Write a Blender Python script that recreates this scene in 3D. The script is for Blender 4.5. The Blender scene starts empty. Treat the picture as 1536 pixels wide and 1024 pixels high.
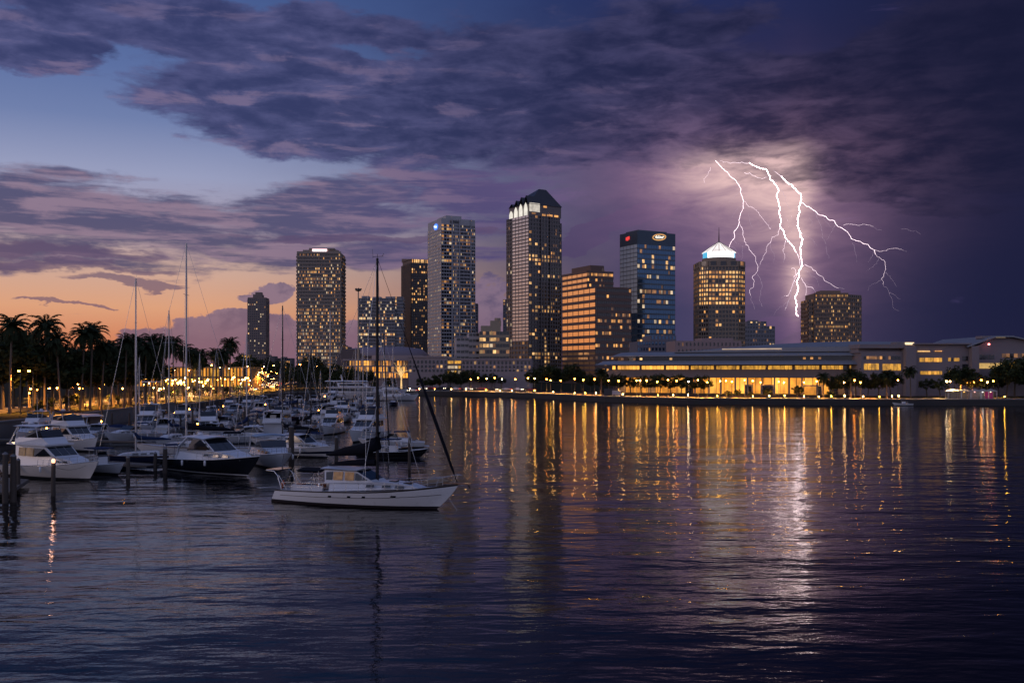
import bpy, bmesh, math, random
import numpy as np
from mathutils import Vector, Matrix
sc = bpy.context.scene
COL = sc.collection
R = math.radians
random.seed(7)

# ------------------------------------------------------------------ camera
F = 1475.0          # focal length in pixels of a 1536 wide frame
HZ = 556.0          # picture row of the horizon
CH = 11.0           # camera height over the water
cam_d = bpy.data.cameras.new('camera')
cam = bpy.data.objects.new('camera', cam_d)
COL.objects.link(cam)
cam.location = (0, 0, CH)
cam.rotation_euler = (R(90), 0, 0)
cam_d.sensor_width = 36.0
cam_d.lens = 36.0 * F / 1536.0
cam_d.shift_y = (HZ - 512.0) / 1536.0
cam_d.clip_start = 0.5
cam_d.clip_end = 20000
sc.camera = cam
sc.view_settings.view_transform = 'Standard'
sc.view_settings.look = 'None'
sc.view_settings.exposure = 0.0
sc.view_settings.gamma = 1.0
sc.cycles.use_denoising = True
sc.cycles.max_bounces = 6
sc.cycles.diffuse_bounces = 2
sc.cycles.glossy_bounces = 4
sc.cycles.transparent_max_bounces = 6
sc.cycles.sample_clamp_indirect = 6.0
sc.cycles.caustics_reflective = False
sc.cycles.caustics_refractive = False
sc.cycles.use_light_tree = True


def at(px, y, z=0.0):
    """a point of the place on the sight line through column px, y metres away"""
    return Vector(((px - 768.0) / F * y, y, z))


def wy(py, z=0.0):
    """distance at which a point of height z stands at picture row py"""
    return (CH - z) * F / (py - HZ)


def zz(py, y):
    """height of a point at distance y seen at picture row py"""
    return CH + (HZ - py) * y / F


# ------------------------------------------------------------------ node helpers
class NT:
    def __init__(self, tree):
        self.t = tree
        self.n = tree.nodes
        self.l = tree.links

    def node(self, typ, **kw):
        nd = self.n.new(typ)
        for k, v in kw.items():
            setattr(nd, k, v)
        return nd

    def put(self, sock, v):
        if v is None:
            return
        if isinstance(v, bpy.types.NodeSocket):
            self.l.new(v, sock)
        elif isinstance(v, (tuple, list)) and len(v) == 3 and sock.type == 'RGBA':
            sock.default_value = (*v, 1)
        else:
            sock.default_value = v

    def m(self, op, a, b=None, c=None, clamp=False):
        nd = self.node('ShaderNodeMath', operation=op, use_clamp=clamp)
        self.put(nd.inputs[0], a)
        self.put(nd.inputs[1], b)
        self.put(nd.inputs[2], c)
        return nd.outputs[0]

    def add(self, a, b): return self.m('ADD', a, b)
    def sub(self, a, b): return self.m('SUBTRACT', a, b)
    def mul(self, a, b): return self.m('MULTIPLY', a, b)

    def sstep(self, v, lo, hi, o0=0.0, o1=1.0, smooth=True):
        nd = self.node('ShaderNodeMapRange', interpolation_type='SMOOTHSTEP' if smooth else 'LINEAR')
        nd.clamp = True
        self.put(nd.inputs[0], v)
        for i, q in zip((1, 2, 3, 4), (lo, hi, o0, o1)):
            self.put(nd.inputs[i], q)
        return nd.outputs[0]

    def mix(self, f, a, b, blend='MIX'):
        nd = self.node('ShaderNodeMix', data_type='RGBA', blend_type=blend)
        nd.clamp_factor = True
        self.put(nd.inputs[0], f)
        self.put(nd.inputs[6], a)
        self.put(nd.inputs[7], b)
        return nd.outputs[2]

    def ramp(self, v, stops):
        nd = self.node('ShaderNodeValToRGB')
        cr = nd.color_ramp
        while len(cr.elements) < len(stops):
            cr.elements.new(0.5)
        for e, (p, c) in zip(cr.elements, stops):
            e.position = p
            e.color = (*c, 1) if len(c) == 3 else c
        self.put(nd.inputs[0], v)
        return nd.outputs[0]

    def xyz(self, x, y, z=0.0):
        nd = self.node('ShaderNodeCombineXYZ')
        for i, v in enumerate((x, y, z)):
            self.put(nd.inputs[i], v)
        return nd.outputs[0]

    def noise(self, vec, scale, detail=4.0, rough=0.55, dist=0.0, lac=2.0, out=0, w=None):
        nd = self.node('ShaderNodeTexNoise')
        if w is not None:
            nd.noise_dimensions = '4D'
            self.put(nd.inputs['W'], w)
        self.put(nd.inputs['Vector'], vec)
        for k, v in (('Scale', scale), ('Detail', detail), ('Roughness', rough), ('Distortion', dist), ('Lacunarity', lac)):
            self.put(nd.inputs[k], v)
        return nd.outputs[out]


def srgb(r, g, b):
    return tuple((c / 255 / 12.92) if c <= 10 else ((c / 255 + .055) / 1.055) ** 2.4 for c in (r, g, b))


# ------------------------------------------------------------------ sky
def azel(px, py):
    x, z = (px - 768.0) / F, (HZ - py) / F
    return math.atan(x), math.atan(z / math.sqrt(1 + x * x))


def build_sky():
    w = bpy.data.worlds.new('World')
    sc.world = w
    w.use_nodes = True
    w.node_tree.nodes.clear()
    k = NT(w.node_tree)
    tc = k.node('ShaderNodeTexCoord').outputs['Generated']
    sp = k.node('ShaderNodeSeparateXYZ')
    k.put(sp.inputs[0], tc)
    x, y, z = sp.outputs
    az = k.m('ARCTAN2', x, y)
    el = k.m('ARCSINE', z)
    elp = k.m('MAXIMUM', el, 0.0)
    # cloud sheet coordinates: a flat layer overhead, flattening towards the horizon
    den = k.add(k.m('MAXIMUM', z, 0.0), 0.13)
    P = k.xyz(k.m('DIVIDE', x, den), k.m('DIVIDE', y, den), 0.0)
    # warp for the cloud outlines
    wn = k.node('ShaderNodeTexNoise')
    k.put(wn.inputs['Vector'], k.xyz(k.mul(az, 1.0), k.mul(el, 2.6), 3.0))
    for nm, v in (('Scale', 7.0), ('Detail', 6.0), ('Roughness', 0.6)):
        k.put(wn.inputs[nm], v)
    ws = k.node('ShaderNodeSeparateXYZ')
    k.put(ws.inputs[0], wn.outputs['Color'])
    s = k.add(az, k.mul(k.sub(ws.outputs[0], .5), .14))
    t = k.add(el, k.mul(k.sub(ws.outputs[1], .5), .055))

    def blob(px, py, rx, ry, slope=0.0, warp=True):
        """soft-edged patch of sky, 1 in its middle, 0 at its rim; sizes in picture pixels"""
        a, e = azel(px, py)
        u = k.sub(s if warp else az, a)
        v = k.sub(k.sub(t if warp else el, e), k.mul(u, slope))
        q = k.add(k.m('POWER', k.mul(u, F / rx), 2.0), k.m('POWER', k.mul(v, F / ry), 2.0))
        return k.m('SUBTRACT', 1.0, q)

    def union(*bs):
        r = bs[0]
        for b in bs[1:]:
            r = k.m('SMOOTH_MAX', r, b, 0.25)
        return r

    n_big = k.noise(P, 1.35, 9.0, .58, .35)
    n_mid = k.noise(P, 4.2, 8.0, .6, .2)
    n_str = k.noise(k.xyz(k.mul(az, 3.0), k.mul(el, 24.0), 5.0), 2.2, 7.0, .6, .3)
    n_str2 = k.noise(k.xyz(k.mul(az, 4.0), k.mul(el, 42.0), 9.0), 2.4, 6.0, .6, .25)
    n_puff = k.noise(k.xyz(k.mul(az, 1.0), k.mul(el, 1.4), 2.0), 34.0, 6.0, .6, .1)
    n_tuft = k.noise(k.xyz(k.mul(az, 1.0), k.mul(el, 3.3), 7.0), 15.0, 7.0, .60, .45)

    # clear sky: afterglow on the left, storm night on the right
    left = k.ramp(k.mul(elp, 2.0), [
        (0.0, srgb(188, 102, 74)), (0.05, srgb(208, 124, 88)), (0.12, srgb(220, 160, 124)), (0.20, srgb(202, 168, 154)),
        (0.28, srgb(166, 154, 172)), (0.37, srgb(152, 158, 190)), (0.47, srgb(112, 128, 172)), (0.56, srgb(92, 112, 162)), (0.68, srgb(74, 96, 148)), (0.8, srgb(58, 80, 132)), (1.0, srgb(40, 58, 104))])
    right = k.ramp(k.mul(elp, 2.0), [
        (0.0, srgb(68, 64, 96)), (0.12, srgb(56, 57, 92)), (0.30, srgb(52, 54, 92)), (0.45, srgb(50, 54, 92)),
        (0.62, srgb(40, 44, 84)), (0.75, srgb(36, 46, 92)), (1.0, srgb(24, 30, 62))])
    blue_top = k.mul(k.sstep(az, -.32, .12, 1, 0), 1.0)
    side = k.sstep(k.add(az, k.mul(k.sub(ws.outputs[2], .5), .12)), -.32, .16)
    base = k.mix(side, left, right)
    far_r = k.sstep(az, .16, .48)
    base = k.mix(k.mul(far_r, .9), base, srgb(24, 27, 56))

    # ---- thin streaks low on the left, purple against the afterglow
    low = union(blob(120, 330, 420, 60), blob(420, 330, 300, 46, .1), blob(60, 385, 300, 26), blob(560, 380, 260, 40), blob(660, 290, 220, 60))
    d_low = k.sstep(k.add(k.mul(k.m('MAXIMUM', low, -.6), .20), k.add(k.mul(n_str, .6), k.mul(n_tuft, .4))), .49, .66)
    c_low = k.mix(side, k.mix(k.sstep(k.add(n_str2, k.mul(k.sub(n_tuft, .5), .7)), .42, .66), srgb(72, 72, 108), srgb(138, 116, 138)), srgb(80, 70, 118))
    col = k.mix(k.mul(d_low, .9), base, c_low)
    thin = union(blob(90, 402, 190, 9), blob(185, 423, 90, 7), blob(60, 376, 170, 12), blob(110, 459, 60, 3), blob(560, 352, 240, 9))
    d_thin = k.sstep(k.add(k.mul(k.m('MAXIMUM', thin, -1.2), .22), k.add(k.mul(n_str2, .6), k.mul(n_tuft, .4))), .50, .62)
    col = k.mix(k.mul(d_thin, .7), col, srgb(92, 76, 108))
    # ---- heaped clouds on the horizon at the left
    nw = dict(warp=False)
    heap = union(blob(335, 488, 80, 22, **nw), blob(300, 522, 120, 34, **nw), blob(410, 440, 36, 17, **nw), blob(430, 525, 130, 52, **nw), blob(376, 448, 22, 6, **nw),
                 blob(350, 470, 36, 9, **nw), blob(560, 520, 150, 50, **nw), blob(700, 470, 80, 60, **nw))
    d_heap = k.sstep(k.add(k.mul(k.m('MAXIMUM', heap, -1.5), .30), n_puff), .51, .585)
    hc = k.mix(k.sstep(k.add(k.mul(n_puff, .7), k.mul(n_tuft, .3)), .46, .62), srgb(128, 108, 132), srgb(92, 82, 114))
    hc = k.mix(k.sstep(el, .02, .07), srgb(118, 96, 118), hc)
    col = k.mix(k.mul(d_heap, .86), col, hc)
    # ---- heap under the lightning
    heap2 = union(blob(1165, 490, 44, 20), blob(1120, 500, 40, 14), blob(900, 350, 130, 20, .3))
    d_heap2 = k.sstep(k.add(k.mul(k.m('MAXIMUM', heap2, -1.), .6), n_puff), .5, .66)
    col = k.mix(k.mul(d_heap2, .6), col, srgb(70, 58, 98))

    # ---- lightning lights the air and the cloud base round the strokes
    def glow(px, py, rx, ry):
        a, e = azel(px, py)
        q = k.add(k.m('POWER', k.mul(k.sub(az, a), F / rx), 2.0), k.m('POWER', k.mul(k.sub(el, e), F / ry), 2.0))
        return k.m('EXPONENT', k.mul(q, -1.0))
    gl = k.add(k.add(k.mul(glow(1120, 285, 185, 105), .40), k.mul(glow(1120, 250, 100, 34), .36)),
               k.add(k.mul(glow(1196, 360, 26, 150), .24), k.mul(glow(1180, 400, 110, 110), .20)))
    gl = k.add(gl, k.mul(glow(1175, 285, 40, 40), .22))
    gl = k.add(gl, k.mul(glow(1196, 440, 16, 60), .20))
    gl = k.add(gl, k.mul(glow(980, 250, 230, 60), .12))
    gl = k.mul(gl, k.sstep(n_tuft, .25, .75, .75, 1.15))
    gcol = k.mix(k.sstep(gl, .2, .8), srgb(192, 144, 174), srgb(255, 212, 208))
    col = k.mix(k.m('MINIMUM', gl, .85), col, gcol)

    # ---- main cloud deck
    deck = union(blob(540, 165, 360, 78, -.04), blob(900, 130, 420, 130), blob(1250, 140, 420, 110), blob(1150, 205, 160, 34), blob(1450, 150, 330, 150),
                 blob(420, 60, 360, 40), blob(190, 14, 230, 34), blob(40, 70, 120, 34))
    hole = union(blob(850, 36, 150, 44), blob(520, 84, 220, 10), blob(1130, 60, 180, 26))
    dv = k.sub(k.add(k.mul(k.m('MAXIMUM', deck, -.7), .42), n_big), k.mul(k.m('MAXIMUM', hole, 0.0), .20))
    dv = k.add(dv, k.add(k.mul(k.sub(n_mid, .5), .46), k.mul(k.sub(n_tuft, .5), .42)))
    d_deck = k.sstep(dv, .50, .66)
    thick = k.sstep(dv, .56, .84)
    n_fine = k.noise(P, 9.5, 6.0, .6, .3)
    tex = k.add(k.mul(n_tuft, .42), k.add(k.mul(n_mid, .22), k.add(k.mul(n_fine, .30), k.mul(n_str, .10))))
    shade = k.sstep(k.sub(tex, k.mul(thick, .05)), .38, .60)
    dark_c = k.mix(k.sstep(az, -.35, .35), srgb(52, 58, 100), srgb(29, 32, 62))
    mid_c = k.mix(k.sstep(az, -.35, .35), srgb(86, 88, 132), srgb(54, 52, 86))
    dc = k.mix(shade, dark_c, mid_c)
    lit = k.sstep(k.add(n_tuft, k.mul(k.sub(n_str, .5), 1.1)), .54, .74)
    lit = k.mul(lit, k.sstep(az, -.45, .40, .45, .18))
    lit = k.mul(lit, k.sstep(el, .22, .36, 1.0, .35))
    dc = k.mix(lit, dc, k.mix(k.sstep(az, -.25, .25), srgb(150, 126, 150), srgb(100, 86, 120)))
    dc = k.mix(k.mul(far_r, .85), dc, srgb(24, 26, 52))
    col = k.mix(k.mul(d_deck, .95), col, dc)
    col = k.mix(k.mul(k.m('MINIMUM', gl, .8), k.mul(d_deck, k.sstep(tex, .40, .62, .08, .50))), col, gcol)
    col = k.mix(k.mul(k.sstep(el, .34, .48), k.sstep(az, -.1, .35, .9, .0)), col, srgb(56, 84, 140))
    # ---- away from the picture: strong afterglow further left, dusk sky brightened behind the camera to light facades and boats
    westq = k.m('POWER', k.mul(k.add(az, 1.05), 1 / .34), 2.0)
    west = k.mul(k.m('EXPONENT', k.mul(westq, -1.0)), k.sstep(el, .0, .20, 1.0, .0))
    col = k.mix(k.mul(west, .8), col, srgb(255, 190, 140))
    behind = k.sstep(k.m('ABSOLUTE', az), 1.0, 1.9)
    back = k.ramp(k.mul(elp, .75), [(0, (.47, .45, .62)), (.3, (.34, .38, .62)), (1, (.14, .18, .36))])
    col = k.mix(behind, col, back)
    col = k.mix(k.sstep(el, .55, 1.05), col, (.12, .16, .34))
    col = k.mix(k.sstep(el, -.02, -.0005, 1, 0), col, srgb(14, 14, 22))
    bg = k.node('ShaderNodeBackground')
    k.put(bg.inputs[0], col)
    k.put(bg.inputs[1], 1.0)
    out = k.node('ShaderNodeOutputWorld')
    k.l.new(bg.outputs[0], out.inputs[0])
    w.cycles.sampling_method = 'MANUAL'
    w.cycles.sample_map_resolution = 1024


build_sky()

sun_d = bpy.data.lights.new('sun', 'SUN')
sun_d.energy = .38
sun_d.color = (1, .70, .56)
sun_d.angle = R(14)
sun = bpy.data.objects.new('sun', sun_d)
COL.objects.link(sun)
# the last afterglow, low on the left and a little behind the camera
saz, sel = R(-108), R(9)
sd = Vector((math.sin(saz) * math.cos(sel), math.cos(saz) * math.cos(sel), math.sin(sel)))
sun.rotation_euler = sd.to_track_quat('Z', 'Y').to_euler()

# ------------------------------------------------------------------ mesh helpers
class MB:
    """collects faces and links them as ONE mesh object"""

    def __init__(self):
        self.v = []
        self.f = []
        self.mi = []
        self.sm = []

    def quad(self, a, b, c, d, mi=0, sm=False):
        n = len(self.v)
        self.v += [tuple(a), tuple(b), tuple(c), tuple(d)]
        self.f.append((n, n + 1, n + 2, n + 3))
        self.mi.append(mi)
        self.sm.append(sm)
        return self

    def poly(self, pts, mi=0):
        n = len(self.v)
        self.v += [tuple(p) for p in pts]
        self.f.append(tuple(range(n, n + len(pts))))
        self.mi.append(mi)
        self.sm.append(False)
        return self

    def grid(self, rows, mi=0, sm=True, closed=False):
        """rows of equally many points joined into a surface; mi may be a function of (row, column)"""
        n = len(self.v)
        w = len(rows[0])
        for r in rows:
            self.v += [tuple(p) for p in r]
        for i in range(len(rows) - 1):
            for j in range(w if closed else w - 1):
                j2 = (j + 1) % w
                self.f.append((n + i * w + j, n + i * w + j2, n + (i + 1) * w + j2, n + (i + 1) * w + j))
                self.mi.append(mi(i, j) if callable(mi) else mi)
                self.sm.append(sm)
        return self

    def box(self, x0, x1, y0, y1, z0, z1, mi=0, M=None):
        p = [(x0, y0, z0), (x1, y0, z0), (x1, y1, z0), (x0, y1, z0), (x0, y0, z1), (x1, y0, z1), (x1, y1, z1), (x0, y1, z1)]
        if M is not None:
            p = [tuple(M @ Vector(q)) for q in p]
        n = len(self.v)
        self.v += p
        for q in ((0, 3, 2, 1), (4, 5, 6, 7), (0, 1, 5, 4), (1, 2, 6, 5), (2, 3, 7, 6), (3, 0, 4, 7)):
            self.f.append(tuple(n + i for i in q))
            self.mi.append(mi)
            self.sm.append(False)
        return self

    def obox(self, fr, a, b, p0, p1, z0, z1, mi=0):
        """box on a facade: fr = (origin, along, outward)"""
        O, d, nn = fr
        def P(u, p, z): return (O[0] + d[0] * u + nn[0] * p, O[1] + d[1] * u + nn[1] * p, z)
        q = [P(a, p0, z0), P(b, p0, z0), P(b, p1, z0), P(a, p1, z0), P(a, p0, z1), P(b, p0, z1), P(b, p1, z1), P(a, p1, z1)]
        n = len(self.v)
        self.v += q
        for k in ((0, 1, 2, 3), (7, 6, 5, 4), (4, 5, 1, 0), (5, 6, 2, 1), (6, 7, 3, 2), (7, 4, 0, 3)):
            self.f.append(tuple(n + i for i in k))
            self.mi.append(mi)
            self.sm.append(False)
        return self

    def prism(self, pts, z0, z1, mi=0, top=None):
        """vertical prism over a plan outline (anticlockwise); top = outline at z1 when it tapers"""
        t = top or pts
        m = len(pts)
        n = len(self.v)
        self.v += [(p[0], p[1], z0) for p in pts] + [(p[0], p[1], z1) for p in t]
        for i in range(m):
            j = (i + 1) % m
            self.f.append((n + i, n + j, n + m + j, n + m + i))
        self.f.append(tuple(n + i for i in reversed(range(m))))
        self.f.append(tuple(n + m + i for i in range(m)))
        self.mi += [mi] * (m + 2)
        self.sm += [False] * (m + 2)
        return self

    def tube(self, pts, r, seg=6, mi=0, caps=True):
        """tube along points; r a number or one radius per point"""
        pts = [Vector(p) for p in pts]
        rr = r if isinstance(r, (list, tuple)) else [r] * len(pts)
        rows = []
        for i, p in enumerate(pts):
            a = pts[max(i - 1, 0)]
            b = pts[min(i + 1, len(pts) - 1)]
            t = (b - a).normalized()
            ref = Vector((0, 0, 1)) if abs(t.z) < .9 else Vector((1, 0, 0))
            u = t.cross(ref).normalized()
            w = u.cross(t)
            rows.append([p + (u * math.cos(2 * math.pi * q / seg) + w * math.sin(2 * math.pi * q / seg)) * rr[i] for q in range(seg)])
        self.grid(rows, mi, True, closed=True)
        if caps:
            self.poly(rows[0], mi)
            self.poly(list(reversed(rows[-1])), mi)
        return self

    def lathe(self, prof, seg=12, mi=0, c=(0, 0)):
        rows = [[(c[0] + r * math.cos(2 * math.pi * q / seg), c[1] + r * math.sin(2 * math.pi * q / seg), z) for q in range(seg)] for r, z in prof]
        self.grid(rows, mi, True, closed=True)
        return self

    def mesh(self, name, mats):
        me = bpy.data.meshes.new(name)
        me.from_pydata(self.v, [], self.f)
        for m in (mats if isinstance(mats, (list, tuple)) else [mats]):
            me.materials.append(m)
        me.polygons.foreach_set('material_index', self.mi)
        me.polygons.foreach_set('use_smooth', self.sm)
        me.update()
        return me

    def build(self, name, mats, parent=None):
        return link(name, self.mesh(name, mats), parent)


def link(name, data, parent=None):
    o = bpy.data.objects.new(name, data)
    COL.objects.link(o)
    if parent is not None:
        o.parent = parent
    return o


def thing(name, label, cat, loc=(0, 0, 0), rz=0.0, group=None):
    o = bpy.data.objects.new(name, None)
    o.empty_display_size = 0.5
    COL.objects.link(o)
    o.location = loc
    o.rotation_euler = (0, 0, rz)
    o['label'] = label
    o['category'] = cat
    if group:
        o['group'] = group
    return o


def tag(o, label, cat, group=None):
    o['label'] = label
    o['category'] = cat
    if group:
        o['group'] = group
    return o


def setting(o, kind='structure'):
    o['kind'] = kind
    return o


KIDS = {}


def freeze(root):
    """remember the parts of a finished prototype so that it can be copied"""
    def walk(o): return [(c, walk(c)) for c in o.children]
    KIDS[root.name] = walk(root)
    return root


def dup(root, loc, rz, label=None, scale=None, group=None, lights=True):
    def cp(o, kids, par):
        c = o.copy()
        COL.objects.link(c)
        c.parent = par
        for ch, kk in kids:
            if lights or ch.type != 'LIGHT':
                cp(ch, kk, c)
        return c
    r = cp(root, KIDS[root.name], None)
    r.location = loc
    r.rotation_euler = (0, 0, rz)
    if scale is not None:
        r.scale = (scale, scale, scale) if isinstance(scale, (int, float)) else scale
    if label:
        r['label'] = label
    if group:
        r['group'] = group
    return r


def nth(i):
    w = ['first', 'second', 'third', 'fourth', 'fifth', 'sixth', 'seventh', 'eighth', 'ninth', 'tenth', 'eleventh', 'twelfth', 'thirteenth',
         'fourteenth', 'fifteenth', 'sixteenth', 'seventeenth', 'eighteenth', 'nineteenth', 'twentieth']
    if i < 20:
        return w[i]
    tens = {2: 'twenty', 3: 'thirty', 4: 'forty', 5: 'fifty', 6: 'sixty', 7: 'seventy', 8: 'eighty'}[(i + 1) // 10]
    r = (i + 1) % 10
    return {'twenty': 'twentieth', 'thirty': 'thirtieth', 'forty': 'fortieth', 'fifty': 'fiftieth', 'sixty': 'sixtieth', 'seventy': 'seventieth', 'eighty': 'eightieth'}[tens] if r == 0 else tens + '-' + w[r - 1]


# ------------------------------------------------------------------ materials
MATS = {}


def mat(name, col, rough=.6, metal=0.0, var=.12, scale=1.0, spec=.5, bump=0.0, stretch=None):
    if name in MATS:
        return MATS[name]
    m = bpy.data.materials.new(name)
    m.use_nodes = True
    m.node_tree.nodes.clear()
    k = NT(m.node_tree)
    b = k.node('ShaderNodeBsdfPrincipled')
    o = k.node('ShaderNodeOutputMaterial')
    k.l.new(b.outputs[0], o.inputs[0])
    tc = k.node('ShaderNodeTexCoord').outputs['Object']
    if stretch:
        mp = k.node('ShaderNodeMapping')
        k.put(mp.inputs[0], tc)
        mp.inputs['Scale'].default_value = stretch
        tc = mp.outputs[0]
    n = k.noise(tc, scale, 5, .6)
    oi = k.node('ShaderNodeObjectInfo').outputs['Random']
    f = k.add(k.mul(k.sub(n, .5), 2 * var), k.mul(k.sub(oi, .5), var * .5))
    c = k.mix(1.0, col, k.add(1.0, f), 'MULTIPLY')
    k.put(b.inputs['Base Color'], c)
    k.put(b.inputs['Roughness'], k.m('ADD', rough, k.mul(k.sub(n, .5), .25 * rough), clamp=True))
    k.put(b.inputs['Metallic'], metal)
    k.put(b.inputs['Specular IOR Level'], spec)
    if bump:
        bp = k.node('ShaderNodeBump')
        k.put(bp.inputs['Strength'], bump)
        k.put(bp.inputs['Height'], n)
        k.l.new(bp.outputs[0], b.inputs['Normal'])
    MATS[name] = m
    return m


def emit(name, col, strength, var=0.0, scale=.6, stretch=(1, 1, 1), base=(.05, .05, .05), rnd=0.0):
    """something that gives off light; var = how uneven the glow is (furniture, blinds, people behind a pane)"""
    if name in MATS:
        return MATS[name]
    m = bpy.data.materials.new(name)
    m.use_nodes = True
    m.node_tree.nodes.clear()
    k = NT(m.node_tree)
    b = k.node('ShaderNodeBsdfPrincipled')
    o = k.node('ShaderNodeOutputMaterial')
    k.l.new(b.outputs[0], o.inputs[0])
    k.put(b.inputs['Base Color'], base)
    k.put(b.inputs['Roughness'], .15)
    k.put(b.inputs['Emission Color'], col)
    s = strength
    if var or rnd:
        s = strength
        g = k.node('ShaderNodeNewGeometry').outputs['Position']
        mp = k.node('ShaderNodeMapping')
        k.put(mp.inputs[0], g)
        mp.inputs['Scale'].default_value = stretch
        n = k.noise(mp.outputs[0], scale, 3, .6)
        s = k.mul(strength, k.sstep(n, .5 - .25, .5 + .25, 1 - var, 1 + var * .7, smooth=False))
        if rnd:
            oi = k.node('ShaderNodeObjectInfo').outputs['Random']
            s = k.mul(s, k.add(1 - rnd, k.mul(oi, 1.6 * rnd)))
    k.put(b.inputs['Emission Strength'], s)
    MATS[name] = m
    return m


GEL = mat('white_gelcoat', (.50, .52, .56), .3, var=.06, scale=.8)
GELC = mat('cream_gelcoat', (.56, .52, .46), .35, var=.08, scale=.8)
NAVY = mat('navy_gelcoat', (.012, .016, .04), .22, var=.2)
BLACKH = mat('black_gelcoat', (.010, .010, .013), .2, var=.2)
DECKM = mat('deck_white', (.38, .39, .41), .55, var=.1, scale=2)
ANTI = mat('antifouling', (.02, .022, .028), .5, var=.3, scale=3)
STRIPE = mat('dark_stripe', (.015, .015, .02), .35)
TINT = mat('tinted_glass', (.006, .008, .012), .06, var=.1, spec=.7)
STEEL = mat('polished_steel', (.55, .56, .58), .25, 1.0)
MASTD = mat('dark_mast', (.012, .012, .015), .5, spec=.2)
MASTS = mat('silver_mast', (.34, .34, .36), .4, .6)
CANVAS = mat('dark_canvas', (.007, .008, .013), .9, var=.2, scale=3, bump=.2, spec=.08)
CANVB = mat('blue_canvas', (.014, .026, .07), .85, var=.2, scale=3, bump=.2, spec=.1)
CANVL = mat('light_canvas', (.22, .30, .40), .8, var=.15, scale=3)
TEAK = mat('teak', (.19, .10, .05), .6, var=.25, scale=6, stretch=(1, 6, 6))
CUSH = mat('orange_cushion', (.28, .09, .03), .8)
RUBBER = mat('grey_rubber', (.06, .06, .065), .7)
DOCKW = mat('dock_wood', (.085, .07, .058), .85, var=.35, scale=2.5, stretch=(1, 5, 5), bump=.3)
PILEW = mat('pile_wood', (.05, .04, .034), .9, var=.4, scale=3, stretch=(5, 5, 1), bump=.4)
CONC = mat('concrete', (.13, .125, .125), .85, var=.25, scale=.35, bump=.2)
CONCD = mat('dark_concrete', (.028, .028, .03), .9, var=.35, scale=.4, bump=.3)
POLE = mat('lamp_pole_paint', (.035, .035, .035), .5)
BARK = mat('palm_bark', (.10, .075, .055), .9, var=.3, scale=3, stretch=(1, 1, 6), bump=.5)
TBARK = mat('tree_bark', (.07, .055, .042), .9, var=.3, scale=3, bump=.5)
PALMG = mat('palm_leaf', (.018, .026, .011), .7, var=.35, scale=1.2, spec=.12)
LEAFG = mat('tree_leaf', (.024, .034, .013), .7, var=.5, scale=.5, spec=.12)
LEAFB = mat('tree_leaf_olive', (.040, .044, .016), .7, var=.5, scale=.5, spec=.12)
HEDGE = mat('hedge_leaf', (.025, .045, .018), .7, var=.5, scale=.8)

LAMP_A = emit('sodium_lamp', (1.0, .30, .035), 80, base=(.6, .4, .2))
LAMP_W = emit('warm_white_lamp', (1.0, .52, .16), 70, base=(.6, .5, .4))
LAMP_C = emit('white_lamp', (1.0, .74, .42), 65, base=(.6, .6, .6))
LAMP_Y = emit('yellow_lamp', (1.0, .46, .05), 75, base=(.6, .5, .3))
HEADL = emit('headlight_glow', (1.0, .84, .6), 9, base=(.6, .6, .6))
LAMP_R = emit('red_lamp', (1.0, .12, .06), 4, base=(.6, .1, .1))
LIT1 = emit('lit_window_amber', (1.0, .44, .11), .9, .75, .35, rnd=.75)
LIT2 = emit('lit_window_warm', (1.0, .56, .20), .95, .7, .35, rnd=.75)
LIT3 = emit('lit_window_dim', (1.0, .44, .15), .28, .85, .35, rnd=.8)
LIT4 = emit('lit_window_pale', (1.0, .74, .46), .6, .6, .35, rnd=.5)

# ------------------------------------------------------------------ water
def water_material():
    m = bpy.data.materials.new('harbour_water')
    m.use_nodes = True
    m.node_tree.nodes.clear()
    k = NT(m.node_tree)
    b = k.node('ShaderNodeBsdfPrincipled')
    o = k.node('ShaderNodeOutputMaterial')
    k.l.new(b.outputs[0], o.inputs[0])
    k.put(b.inputs['Base Color'], (.0006, .0012, .003, 1))
    k.put(b.inputs['IOR'], 1.29)
    pos = k.node('ShaderNodeNewGeometry').outputs['Position']
    sp = k.node('ShaderNodeSeparateXYZ')
    k.put(sp.inputs[0], pos)
    # the middle of the bay is ruffled by the wind, the water by the moorings is smoother
    ruff = k.sstep(sp.outputs[1], 70, 260)
    k.put(b.inputs['Roughness'], k.add(.03, k.mul(ruff, .075)))
    def wave(scale, sx, sy, detail, rot, rough=.5, dist=0.0):
        mp = k.node('ShaderNodeMapping')
        k.put(mp.inputs[0], pos)
        mp.inputs['Rotation'].default_value = (0, 0, R(rot))
        mp.inputs['Scale'].default_value = (sx, sy, 1)
        return k.noise(mp.outputs[0], scale, detail, rough, dist)
    swell = wave(.16, .5, 1.0, 2, 8)
    w1 = wave(.7, .36, 1.0, 2, -6, .55, .3)
    w2 = wave(2.2, .55, 1.0, 3, 12, .55, .2)
    w3 = wave(7.5, .7, 1.0, 2, -20, .5)
    calm = wave(.03, .5, 1.0, 3, 15)
    amp = k.sstep(calm, .35, .65, .75, 1.15)
    h = k.add(k.add(k.mul(swell, WAVE[0]), k.mul(w1, WAVE[1])), k.add(k.mul(w2, WAVE[2]), k.mul(w3, WAVE[3])))
    bp = k.node('ShaderNodeBump')
    k.put(bp.inputs['Strength'], 1.0)
    k.put(bp.inputs['Distance'], 1.0)
    k.put(bp.inputs['Height'], k.mul(k.mul(h, amp), k.sub(1.0, k.mul(ruff, .35))))
    k.l.new(bp.outputs[0], b.inputs['Normal'])
    return m


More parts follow.
